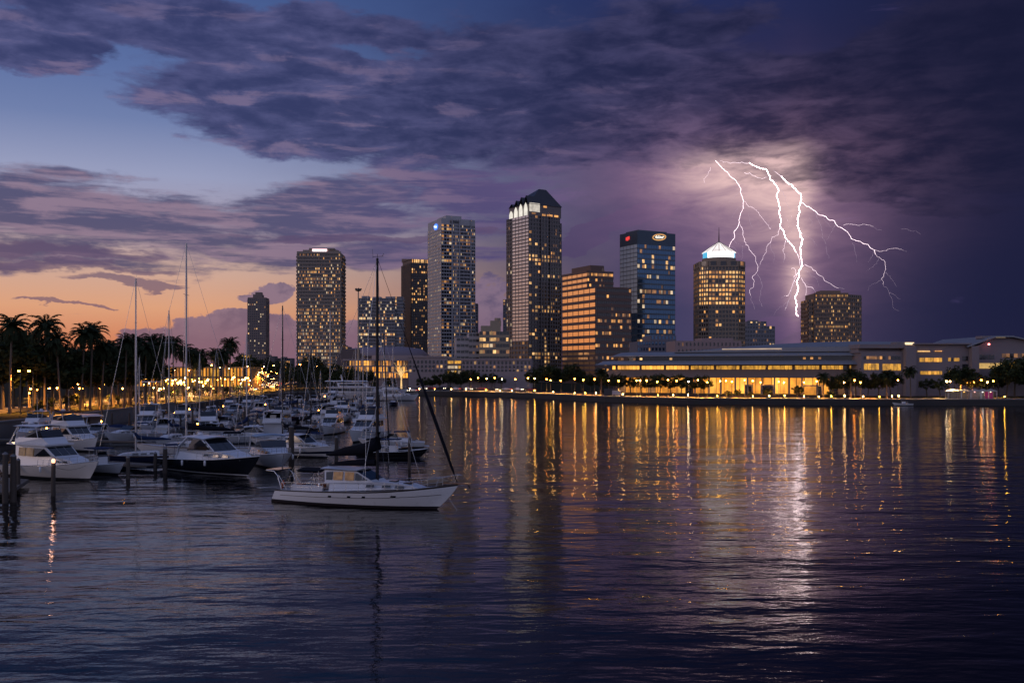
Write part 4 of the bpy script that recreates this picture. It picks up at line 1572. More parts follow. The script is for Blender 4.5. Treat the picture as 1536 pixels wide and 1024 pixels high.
TREES = []
for i, (rx, rz, h, ncl, nl, lf) in enumerate(((3.6, 2.6, 3.4, 40, 46, .34), (3.0, 2.8, 3.0, 34, 46, .32), (4.4, 2.9, 4.2, 50, 48, .38), (2.4, 2.0, 2.6, 26, 44, .28))):
    t = thing('tree', 'prototype', 'tree')
    link('trunk', tree_trunk_mesh(50 + i, h, rx, .22 + .03 * i), t)
    c = link('crown', crown_mesh('crown', 20 + i, rx, rz, ncl, nl, lf), t)
    c.location = (0, 0, h + rz * .75)
    TREES.append(freeze(t))
used_tree = [False] * len(TREES)


def put_tree(kind, x, y, rz, s, label, group, z=GZ):
    if not used_tree[kind]:
        used_tree[kind] = True
        t = TREES[kind]
        t.location, t.rotation_euler, t.scale = (x, y, z), (0, 0, rz), (s, s, s)
        t['label'], t['group'] = label, group
        return t
    return dup(TREES[kind], (x, y, z), rz, label, s, group)


def palm_crown(seed, n, L, droop, leaf=.9, mat_=None):
    rng = random.Random(seed)
    mb = MB()
    for i in range(n):
        a = i * 2.399 + rng.uniform(-.2, .2)
        el = R(80 - 118 * (i / n) ** .9 + rng.uniform(-8, 8))
        l = L * rng.uniform(.85, 1.1)
        d = Vector((math.cos(a), math.sin(a), 0))
        side = Vector((-math.sin(a), math.cos(a), 0))
        pts = []
        p = Vector((0, 0, 0))
        e = el
        N = 11
        for k in range(N + 1):
            pts.append(p.copy())
            p = p + (d * math.cos(e) + Vector((0, 0, 1)) * math.sin(e)) * (l / N)
            e -= droop * (.4 + 1.2 * k / N) / N * 2
            e = max(e, R(-86))
        mb.tube(pts, [.05 - .04 * k / N for k in range(N + 1)], 3, caps=False)
        for k in range(1, N + 1):
            t = k / N
            ll = leaf * (math.sin(math.pi * min(1, t * .92 + .08)) ** .6) * rng.uniform(.85, 1.1)
            tg = (pts[k] - pts[k - 1]).normalized()
            up = side.cross(tg)
            for m_ in (0, .5):
                o = pts[k - 1].lerp(pts[k], m_)
                for sg in (-1, 1):
                    tip = o + side * sg * ll * .72 + tg * ll * .55 - Vector((0, 0, 1)) * ll * rng.uniform(.12, .5)
                    mid = (o + tip) / 2 + up * .08 * ll
                    wv = tg * .15
                    mb.quad(o - wv, mid - wv * 1.1, tip, mid + wv * 1.1)
    return mb.mesh('crown', mat_ or PALMG)


def palm_trunk(seed, h, r):
    rng = random.Random(seed)
    lean = Vector((rng.uniform(-1, 1), rng.uniform(-1, 1), 0)) * h * .03
    pts, rr = [], []
    for k in range(9):
        t = k / 8
        pts.append(Vector((0, 0, -.3)) + lean * t * t + Vector((0, 0, h + .3)) * t)
        rr.append(r * (1.35 - .45 * min(1, t * 5) if t < .2 else .9 - .12 * t) * (1.12 if k == 8 else 1))
    return MB().tube(pts, rr, 8).mesh('trunk', BARK), pts[-1]


PALMS = []
for i, (h, n, L, dr, r) in enumerate(((15.5, 34, 4.2, 1.15, .22), (12.5, 30, 3.8, 1.35, .21), (10.0, 36, 3.7, 1.2, .24), (7.0, 32, 3.3, 1.1, .28))):
    t = thing('palm_tree', 'prototype', 'palm tree')
    me, top = palm_trunk(70 + i, h, r)
    link('trunk', me, t)
    c = link('crown', palm_crown(90 + i, n, L, dr), t)
    c.location = top
    PALMS.append((freeze(t), h))
used_palm = [False] * len(PALMS)


def put_palm(kind, x, y, rz, s, label, group, z=GZ):
    p = PALMS[kind][0]
    if not used_palm[kind]:
        used_palm[kind] = True
        p.location, p.rotation_euler, p.scale = (x, y, z), (0, 0, rz), (s, s, s)
        p['label'], p['group'] = label, group
        return p
    return dup(p, (x, y, z), rz, label, s, group)


def on_line(px, pts, d):
    """where the sight line through column px meets a line set back by d from the shore"""
    q = offset_line(pts, d)
    u = (px - 768.0) / F
    for a, b in zip(q, q[1:]):
        den = (b[0] - a[0]) - u * (b[1] - a[1])
        if abs(den) < 1e-6:
            continue
        t = (u * a[1] - a[0]) / den
        if -.001 <= t <= 1.001:
            return Vector((a[0] + (b[0] - a[0]) * t, a[1] + (b[1] - a[1]) * t, 0))
    y = 420
    return at(px, y)


rngT = random.Random(12)
# --- far waterfront trees: columns of the photograph, set back from the water
rows = [(560, 30, 3, .8), (585, 22, 1, .8), (633, 60, 3, 1.0), (645, 60, 0, .9), (660, 62, 1, 1.0), (676, 64, 2, .95), (690, 60, 0, 1.1), (705, 62, 2, 1.0), (722, 64, 0, 1.05),
        (738, 66, 1, 1.0), (752, 62, 3, 1.0), (800, 46, 0, 1.1), (812, 42, 2, 1.15), (826, 40, 2, 1.2), (842, 44, 0, 1.4), (858, 42, 2, 1.25), (872, 44, 1, 1.2), (886, 30, 0, .95), (900, 26, 3, 1.15),
        (915, 22, 1, 1.0), (930, 20, 0, .95), (946, 22, 3, 1.1), (962, 20, 1, .95), (976, 22, 0, .95), (990, 20, 2, .8), (1006, 22, 0, .9), (1022, 22, 1, 1.0), (1038, 20, 0, .9), (1056, 18, 1, .95),
        (1250, 16, 0, .95), (1268, 18, 1, 1.0), (1284, 22, 2, .95), (1302, 20, 0, 1.0), (1318, 18, 1, 1.05), (1336, 22, 2, .9), (1440, 20, 2, 1.1), (1458, 22, 0, 1.2), (1390, 22, 3, 1.1), (1410, 18, 3, 1.1)]
LM = [(575, 'in front of the glazed hall'), (690, 'before the mauve arcaded buildings'), (760, 'left of the gabled tower foot'), (850, 'below the gabled tower'), (890, 'below the stepped brown office'),
      (1060, 'before the amber hall windows'), (1130, 'before the glowing hall columns'), (1300, 'before the right end of the hall'), (1400, 'below the office wing'), (1600, 'at the right edge of the waterfront')]


def near(px): return next(t for q, t in LM if px <= q)


cnt = {}
for px, d, kd, s in rows:
    p = on_line(px, FAR, d)
    lm = near(px)
    cnt[lm] = cnt.get(lm, 0) + 1
    put_tree(kd, p.x, p.y, rngT.uniform(0, 6.28), s, '%s leafy tree from the left %s' % (nth(cnt[lm] - 1), lm), 'leafy trees along the far waterfront')
# a taller umbrella-shaped tree and clipped shrubs
for i, (px, d, s) in enumerate(((1108, 14, .62), (1150, 13, .7), (1196, 14, .85), (1246, 13, .55), (1092, 14, .55), (1125, 13, .5))):
    p = on_line(px, FAR, d)
    put_tree(3, p.x, p.y, rngT.uniform(0, 6.28), s, '%s small dark shrub from the left along the hall promenade' % nth(i), 'shrubs on the hall promenade', GZ - .9)
# dark mass at the right edge
for i, (px, y, s, kd) in enumerate(((1510, 336, 1.25, 2), (1522, 340, 1.4, 2), (1538, 338, 1.35, 0), (1553, 344, 1.5, 2), (1498, 344, 1.1, 1), (1480, 345, .9, 1), (1568, 340, 1.4, 0))):
    q = at(px, y)
    put_tree(kd, q.x, q.y, i * 1.3, s, '%s dense dark tree from the left behind the right-hand tents' % nth(i), 'dark trees at the right edge')
# hedge-like trees at the head of the marina
for i, px in enumerate(range(428, 556, 9)):
    y = 470 + (i % 3) * 9
    q = at(px, y)
    put_tree((0, 1, 2)[i % 3], q.x, q.y, i * .9, 1.12 + .18 * math.sin(i * 1.7), '%s tree from the left in the dark row above the marina head' % nth(i), 'dark trees above the marina head')
for i, px in enumerate((300, 318, 336, 352, 366, 380, 395, 410, 425, 452, 468, 484)):
    y = 640 + (i % 4) * 20
    q = at(px, y)
    put_tree((2, 0)[i % 2], q.x, q.y, i * .9, 1.8 + .3 * math.sin(i * 2.1), '%s far tree from the left in the street avenue by the slim tower' % nth(i), 'avenue trees far along the street')
# --- palms: (crown column, crown row, distance, kind)
pl = [(15, 492, 205, 0), (67, 489, 215, 0), (92, 513, 214, 1), (120, 502, 224, 0), (135, 496, 228, 0), (44, 508, 236, 1), (151, 520, 232, 1), (168, 522, 246, 1), (186, 512, 238, 0), (196, 510, 262, 0),
      (216, 522, 250, 1), (233, 513, 270, 0), (250, 518, 262, 1), (262, 514, 285, 0), (345, 516, 330, 0), (334, 533, 318, 1), (303, 530, 320, 1), (317, 529, 345, 0), (288, 532, 300, 1),
      (274, 528, 292, 1), (236, 530, 285, 1), (20, 520, 222, 1), (2, 510, 230, 1), (78, 530, 240, 2), (110, 530, 250, 2), (140, 535, 255, 2), (328, 536, 360, 1), (297, 540, 350, 2), (205, 535, 275, 2), (178, 538, 262, 2), (60, 540, 226, 2), (30, 538, 240, 2)]
pl.sort()
for i, (px, row, y, kd) in enumerate(pl):
    q = at(px, y)
    H = zz(row, y) - GZ
    s = H / PALMS[kd][1]
    lab = 'tall palm' if H > 15 else ('short palm' if H < 10 else 'palm')
    where = 'in the dark park behind the left yachts' if px < 160 else ('behind the tall masts on the left' if px < 272 else 'beside the glowing pavilion')
    pm = put_palm(kd, q.x, q.y, i * 1.1, s * rngT.uniform(.97, 1.03), '%s %s, %s park palm from the left' % (lab, where, nth(i)), 'palms in the waterfront park')
    pm.rotation_euler = (R(rngT.uniform(-5, 5)), R(rngT.uniform(-5, 5)), i * 1.1)
# broad dark trees under the palms
for i, (px, row, y, s) in enumerate(((4, 512, 212, 2.0), (30, 514, 222, 2.1), (52, 524, 216, 1.9), (78, 530, 222, 1.7), (100, 532, 228, 1.7), (124, 534, 236, 1.8), (148, 532, 240, 1.7), (170, 532, 250, 1.7), (194, 530, 256, 1.7), (218, 532, 266, 1.7),
                                     (-18, 512, 222, 2.1))):
    q = at(px, y)
    kd = 2 if i % 2 else 0
    H = (4.2 + 2.9 * 1.5 if kd == 2 else 3.4 + 2.6 * 1.5)
    put_tree(kd, q.x, q.y, i * .7, (zz(row, y) - GZ) / H, '%s broad dark tree from the left below the park palms' % nth(i), 'broad trees in the palm park')
# low bushes along the path
for i, px in enumerate((60, 72, 105, 118, 170, 205, 222, 240, 258, 276, 292, 306, 322, 340, 356)):
    y = 205 + i * 12
    q = at(px, y)
    put_tree(3, q.x, q.y, i, .55 + .12 * (i % 3), '%s low bush from the left along the lit park path' % nth(i), 'bushes along the park path', GZ - .8)
# palms on the right waterfront
for i, (px, row, d, kd) in enumerate(((1366, 556, 16, 2), (1276, 561, 14, 3), (1432, 560, 18, 2), (1330, 563, 15, 3), (1235, 566, 12, 3), (902, 560, 14, 3))):
    p = on_line(px, FAR, d)
    s = (zz(row, p.y) - GZ) / PALMS[kd][1]
    put_palm(kd, p.x, p.y, i * 1.7, s, ['bushy palm on the bank below the office wing windows', 'small palm before the right end of the hall', 'bushy palm left of the white tents', 'small palm between the hall and the office wing',
                                       'slim palm right of the glowing hall columns', 'small palm at the left tip of the hall'][i], 'palms on the far waterfront')
# the string-lit tree
p = at(602, 492)
t = thing('lit_tree', 'bare tree wrapped in amber string lights beside the glazed hall', 'tree', (p.x, p.y, GZ))
tr = MB().tube([(0, 0, 0), (0, 0, 4), (.2, 0, 7)], [.5, .35, .25], 7).build('trunk', emit('wrapped_lights', (1, .62, .24), 1.1, .6, 2.0, base=(.1, .08, .05)), t)
rg = random.Random(3)
b = MB()
for i in range(26):
    a = rg.uniform(0, 6.28)
    e = Vector((math.cos(a) * rg.uniform(1.5, 4.5), math.sin(a) * rg.uniform(1.5, 4.5), rg.uniform(8, 13.5)))
    s0 = Vector((0, 0, rg.uniform(3, 7)))
    b.tube([s0, s0.lerp(e, .5) + Vector((rg.uniform(-.6, .6), 0, .6)), e], [.10, .08, .04], 4)
b.build('branches', MATS['wrapped_lights'], t)

# ------------------------------------------------------------------ lamps
def spot(parent, z, power, col, size=130, y=0.0, soft=.35):
    l = bpy.data.lights.new('lamp_light', 'SPOT')
    l.energy = power
    l.color = col
    l.spot_size = R(size)
    l.spot_blend = .5
    l.shadow_soft_size = soft
    o = link('light', l, parent)
    o.location = (0, y, z)
    return o


AMB = (1.0, .38, .06)
WRM = (1.0, .58, .22)


def globe_lamp(mt, name='globe_lamp', h=5.6, power=11000, col=AMB, r=.22):
    t = thing(name, 'prototype', 'street lamp')
    MB().lathe([(.16, 0), (.16, .3), (.09, .5), (.06, h - .4), (.10, h - .36), (.16, h - .25), (0, h - .25)], 8).build('pole', POLE, t)
    MB().lathe([(0, h - .28), (r * .75, h - .18), (r, h), (r * .8, h + r * .62), (0, h + r)], 10).build('globe', mt, t)
    cp = MB().lathe([(r * .85, h + r * .55), (r * .5, h + r * 1.05), (0, h + r * 1.2)], 8).build('cap', POLE, t)
    spot(t, h - .35, power, col, 140)
    return freeze(t)


def street_lamp(mt, h=9.0, power=14000, col=AMB):
    t = thing('street_lamp', 'prototype', 'street lamp')
    MB().tube([(0, 0, 0), (0, 0, h * .6), (0, 0, h)], [.12, .09, .06], 7).build('pole', POLE, t)
    MB().tube([(0, 0, h - .3), (.6, 0, h + .15), (1.6, 0, h + .3)], [.05, .045, .04], 5).build('arm', POLE, t)
    hd = MB()
    hd.box(1.2, 2.2, -.2, .2, h + .22, h + .42)
    hd.build('lamp_head', POLE, t)
    MB().lathe([(0, h - .06), (.22, h + .0), (.30, h + .12), (.26, h + .22), (0, h + .22)], 9, c=(1.75, 0)).build('lamp_lens', mt, t)
    s = spot(t, h - .1, power, col, 145)
    s.location.x = 1.75
    return freeze(t)


def bollard(mt, h=.95, power=120, col=WRM):
    t = thing('bollard_light', 'prototype', 'bollard light')
    MB().lathe([(.13, 0), (.13, h * .62), (.10, h * .64), (0, h * .64)], 8).build('post', POLE, t)
    MB().lathe([(.08, h * .64), (.13, h * .72), (.13, h * .92), (.08, h), (0, h)], 8).build('lens', mt, t)
    MB().lathe([(.2, h), (.14, h * 1.08), (0, h * 1.1)], 8).build('cap', POLE, t)
    return freeze(t)


class Kit:
    """a prototype that is used itself the first time and copied afterwards"""
    def __init__(self, proto): self.p, self.used = proto, False
    def put(self, loc, rz, label, group, scale=None):
        if not self.used:
            self.used = True
            o = self.p
            o.location, o.rotation_euler = loc, (0, 0, rz)
            if scale is not None:
                o.scale = (scale,) * 3
            o['label'], o['group'] = label, group
            return o
        return dup(self.p, loc, rz, label, scale, group)


K_GA, K_GW, K_GY, K_GC = Kit(globe_lamp(LAMP_A)), Kit(globe_lamp(LAMP_W, power=11000, col=WRM)), Kit(globe_lamp(LAMP_Y)), Kit(globe_lamp(LAMP_C, power=9000, col=WRM))
K_SA, K_SW = Kit(street_lamp(LAMP_A)), Kit(street_lamp(LAMP_W, power=30000, col=AMB))
K_BW, K_BY = Kit(bollard(LAMP_W)), Kit(bollard(LAMP_Y))

seq = [(706, 'A'), (717, 'A'), (730, 'W'), (742, 'A'), (753, 'C'), (773, 'A'), (792, 'Y'), (802, 'W'), (820, 'A'), (826, 'Y'), (841, 'A'), (862, 'A'), (875, 'Y'), (892, 'A'), (913, 'A'), (928, 'Y'), (955, 'Y'), (960, 'W'), (970, 'Y'), (986, 'Y'),
       (1002, 'A'), (1015, 'A'), (1033, 'C'), (1047, 'A'), (1061, 'Y'), (1080, 'Y'), (1089, 'A'), (1098, 'Y'), (1117, 'A'), (1129, 'Y'), (1141, 'A'), (1168, 'Y'), (1176, 'W'), (1206, 'A'), (1225, 'Y'), (1266, 'W'), (1282, 'A'), (1291, 'Y'), (1347, 'A'),
       (1420, 'C'), (1425, 'W'), (1443, 'A'), (1452, 'Y'), (1461, 'A'), (1472, 'A'), (1481, 'W'), (1490, 'A')]
kits = {'A': K_GA, 'W': K_GW, 'Y': K_GY, 'C': K_GC}
tone = {'A': 'orange', 'W': 'warm white', 'Y': 'yellow', 'C': 'bright white'}
ct = {}
for px, c in seq:
    p = on_line(px, FAR, 7.5 if px < 1440 else 19)
    lm = near(px)
    ct[(lm, c)] = ct.get((lm, c), 0) + 1
    kits[c].put((p.x, p.y, GZ), 0, '%s %s globe lamp from the left %s' % (nth(ct[(lm, c)] - 1), tone[c], lm), 'globe lamps along the far promenade', (1.0, .93, 1.06, .97, 1.02)[px % 5])
bl = [571, 590, 615, 629, 652, 677, 699, 729, 750, 768, 802, 830, 862, 878, 894, 934, 987, 1010, 1032, 1076, 1129, 1154, 1177, 1206, 1228, 1247, 1267, 1295, 1319, 1338, 1348, 1507]
ct = {}
for i, px in enumerate(bl):
    p = on_line(px, FAR, 1.6)
    lm = near(px)
    ct[lm] = ct.get(lm, 0) + 1
    (K_BY if i % 3 == 1 else K_BW).put((p.x, p.y, GZ + .1), 0, '%s low quay light from the left %s' % (nth(ct[lm] - 1), lm), 'bollard lights on the far seawall', (.8, 1.0, 1.15, .9)[i % 4])

# left park: street lamps by column, row of the lit head, distance
ls = [(31, 557, 204, 'A'), (49.5, 557, 208, 'A'), (81, 583, 180, 'A'), (189, 555, 262, 'A'), (208, 555, 276, 'W'), (128, 583, 230, 'A'), (150, 583, 250, 'A'), (248, 555, 300, 'W'), (268, 555, 318, 'W'), (286, 556, 335, 'A'), (240, 586, 275, 'W'), (262, 588, 290, 'A'),
      (310, 572, 330, 'A'), (329, 570, 345, 'A'), (362, 570, 380, 'A'), (378, 579, 396, 'A'), (335, 552, 400, 'W'), (350, 553, 430, 'W'), (356, 551, 470, 'W'), (372, 556, 500, 'A'), (382, 560, 540, 'A'), (320, 548, 420, 'A'), (298, 550, 380, 'W'),
      (392, 556, 600, 'A'), (400, 559, 640, 'A'), (409, 557, 680, 'W'), (416, 556, 720, 'A'), (424, 557, 780, 'A'), (433, 557, 840, 'A'), (442, 556, 900, 'A'), (386, 563, 520, 'A'), (404, 564, 560, 'W'), (413, 568, 480, 'W'), (420, 566, 500, 'W'), (396, 570, 470, 'A'),
      (456, 547, 500, 'A'), (478, 549, 520, 'W'), (388, 574, 440, 'A'), (402, 577, 452, 'A'), (416, 578, 455, 'W')]
rq = random.Random(21)
for i in range(34):
    y = rq.uniform(430, 820)
    ls.append((rq.gauss(405, 14), HZ - (rq.uniform(-9, 6) - CH + CH) * F / y * .6 + rq.uniform(0, 6), y, rq.choice('AAW')))
ct = {}
for i, (px, row, y, c) in enumerate(ls):
    q = at(px, y)
    h = max(zz(row, y) - GZ, 2.4)
    where = 'in the dark palm park' if px < 170 else ('behind the tall masts' if px < 275 else ('before the glowing pavilion' if px < 372 else ('in the cluster of lights beyond the marina' if px < 430 else 'above the dark marina trees')))
    key = (where, c)
    ct[key] = ct.get(key, 0) + 1
    lab = '%s %s street lamp from the left %s' % (nth(ct[key] - 1), 'orange' if c == 'A' else 'warm white', where)
    o = (K_SA if c == 'A' else K_SW).put((q.x, q.y, GZ), 2.2 + .3 * (i % 3), lab, 'street lamps on the park side', h / 9.0)
# lamps strewn under the palms, many added to boost the golden glow
rg = random.Random(9)
sc_l = []
for i in range(128):
    px = rg.uniform(40, 372) if i % 3 == 0 else rg.uniform(215, 376)
    y = rg.uniform(225, 330) if px < 200 else rg.uniform(285, 430)
    q = at(px, y)
    if q.x < -97:
        sc_l.append((px, q.x, q.y, i % 3, rg.uniform(.55, 1.15)))
sc_l.sort()
ct = {}
for px, x, y, k, s_ in sc_l:
    ct[k] = ct.get(k, 0) + 1
    (K_GA, K_GW, K_GY)[k].put((x, y, GZ), 0, '%s tiny %s lamp from the left among the park palm trunks' % (nth(ct[k] - 1), ('orange', 'warm white', 'yellow')[k]), 'park lamps among the palm trunks', s_)

# ------------------------------------------------------------------ cars with their lights on
def car(col):
    t = thing('car', 'prototype', 'car')
    b = MB()
    prof = [(-2.1, .35), (-2.15, .8), (-1.9, .95), (-1.2, 1.0), (-.75, 1.42), (.5, 1.45), (1.15, 1.0), (2.0, .85), (2.15, .6), (2.1, .35)]
    def hw(z): return .86 if z < 1.02 else .70
    n = len(prof)
    b.poly([(x, -hw(z), z) for x, z in reversed(prof)])
    b.poly([(x, hw(z), z) for x, z in prof])
    for i in range(n):
        a, c = prof[i], prof[(i + 1) % n]
        b.quad((a[0], -hw(a[1]), a[1]), (c[0], -hw(c[1]), c[1]), (c[0], hw(c[1]), c[1]), (a[0], hw(a[1]), a[1]))
    b.build('body', col, t)
    g = MB()
    for s in (-1, 1):
        g.poly([(-1.1, s * .80, 1.04), (1.0, s * .80, 1.04), (.45, s * .715, 1.38), (-.7, s * .715, 1.38)])
    g.quad((1.17, -.66, 1.02), (1.17, .66, 1.02), (.54, .62, 1.42), (.54, -.62, 1.42))
    g.build('glass', TINT, t)
    for x in (-1.35, 1.35):
        for s in (-1, 1):
            w = MB()
            w.tube([(x, s * .70, .34), (x, s * .90, .34)], .34, 12)
            w.build('wheel', RUBBER, t)
    for s in (-1, 1):
        MB().box(2.08, 2.17, s * .62 - .17, s * .62 + .17, .58, .76).build('headlight', HEADL, t)
        MB().box(-2.18, -2.1, s * .64 - .16, s * .64 + .16, .72, .86).build('tail_light', LAMP_R, t)
    return Kit(freeze(t))


CARS = [car(mat('car_silver', (.3, .3, .32), .3, .5)), car(mat('car_dark', (.02, .022, .03), .25, .3)), car(mat('car_red', (.18, .02, .02), .3, .2)), car(mat('car_white', (.55, .55, .55), .3))]
cn = ['silver', 'dark', 'red', 'white']
cc = {}
rd = [(392, 470), (398, 520), (402, 560), (408, 500), (412, 610), (405, 660), (418, 560), (396, 600), (415, 700), (422, 640), (410, 760), (384, 450), (378, 432), (426, 720)]
for i, (px, y) in enumerate(rd):
    q = at(px, y)
    k = i % 4
    cc[k] = cc.get(k, 0) + 1
    CARS[k].put((q.x, q.y, GZ), R(-90 if i % 3 else 90), '%s car with lights on, %s of its colour on the street beyond the marina' % (cn[k], nth(cc[k] - 1)), 'cars on the street beyond the marina')
cc = {}
for i, px in enumerate((562, 574, 586, 598, 607, 620, 634, 646, 662, 684, 702, 722, 740, 760, 778, 796)):
    p = on_line(px, FAR, 20 + (i % 3) * 4)
    k = (i * 3 + 1) % 4
    cc[k] = cc.get(k, 0) + 1
    CARS[k].put((p.x, p.y, GZ), R(150 if i % 2 else -40), '%s car, %s of its colour from the left along the far waterfront drive' % (cn[k], nth(cc[k] - 1)), 'cars on the far waterfront drive')

# ------------------------------------------------------------------ tents and boxes on the far quay
CLOTH = mat('tent_cloth', (.26, .25, .24), .8, var=.06)
tb = [(1430, 9.6, (1, .8, .5)), (1446, 7, (1, .55, .12)), (1462, 7, (1, .45, .4)), (1474, 6, (1, .9, .85)), (1486, 6, (1, .75, .5))]
for i, (px, wd, col) in enumerate(tb):
    p = on_line(px, FAR, 7)
    t = thing('tent', ['grey open tent at the left end of the quay stalls', 'amber lit tent second in the row of quay stalls', 'pink lit tent in the middle of the quay stalls', 'white lit tent right of the pink lit stall',
                       'warm lit tent with a magenta curtain at the right end of the stalls'][i], 'tent', (p.x, p.y, GZ), 0, 'lit tents on the right quay')
    w = wd * .22
    for sx in (-w, w):
        for sy in (-1.3, 1.3):
            MB().box(sx - .05, sx + .05, sy - .05, sy + .05, 0, 2.3).build('tent_pole', STEEL, t)
    b = MB()
    b.box(-w - .15, w + .15, -1.5, 1.5, 2.3, 2.5)
    ap = (0, 0, 3.2)
    q = [(-w - .15, -1.5, 2.5), (w + .15, -1.5, 2.5), (w + .15, 1.5, 2.5), (-w - .15, 1.5, 2.5)]
    for a in range(4):
        b.poly([q[a], q[(a + 1) % 4], ap])
    b.build('canopy', CLOTH, t)
    MB().box(-w, w, 1.25, 1.3, 0, 2.25).build('back_curtain', mat('magenta_curtain', (.45, .03, .22), .8) if i == 4 else CLOTH, t)
    tbm = MB()
    tbm.box(-w * .8, w * .8, -.6, .1, .7, .78)
    for sx in (-w * .7, w * .7):
        tbm.box(sx - .04, sx + .04, -.3, -.2, 0, .7)
    tbm.build('stall_table', mat('stall_table', (.2, .16, .12), .7), t)
    MB().lathe([(0, 2.0), (.2, 2.05), (.24, 2.2), (0, 2.28)], 8).build('lamp', emit('tent_lamp_%d' % i, col, 3 if i else 1), t)
    l = bpy.data.lights.new('tent_light', 'POINT')
    l.energy = 16 if i else 4
    l.color = col
    l.shadow_soft_size = .2
    o = link('light', l, t)
    o.location = (0, -.2, 1.9)
p = on_line(918, FAR, 4)
t = thing('container', 'dark storage container on the quay left of the hall promenade', 'container', (p.x, p.y, GZ), R(-25))
MB().box(-2.6, 2.6, -1.1, 1.1, .1, 2.5).build('body', mat('container_paint', (.03, .032, .04), .6, var=.2, scale=.8), t)
b = MB()
for i in range(16):
    b.box(-2.5 + i * .32, -2.38 + i * .32, -1.16, -1.11, .25, 2.4)
b.build('side_panel', mat('container_paint', (.03, .032, .04)), t)
p = on_line(927, FAR, 3.5)
t = thing('van', 'small pale van with a lit cab beside the dark quay container', 'van', (p.x, p.y, GZ), R(-20))
b = MB()
b.box(-1.9, 1.1, -.85, .85, .4, 2.0)
b.box(1.1, 1.9, -.8, .8, .4, 1.15)
b.build('body', mat('van_paint', (.25, .27, .32), .4), t)
MB().box(1.1, 1.16, -.7, .7, 1.2, 1.9).build('windshield', TINT, t)
for x in (-1.2, 1.2):
    for s in (-1, 1):
        MB().tube([(x, s * .72, .36), (x, s * .9, .36)], .36, 12).build('wheel', RUBBER, t)

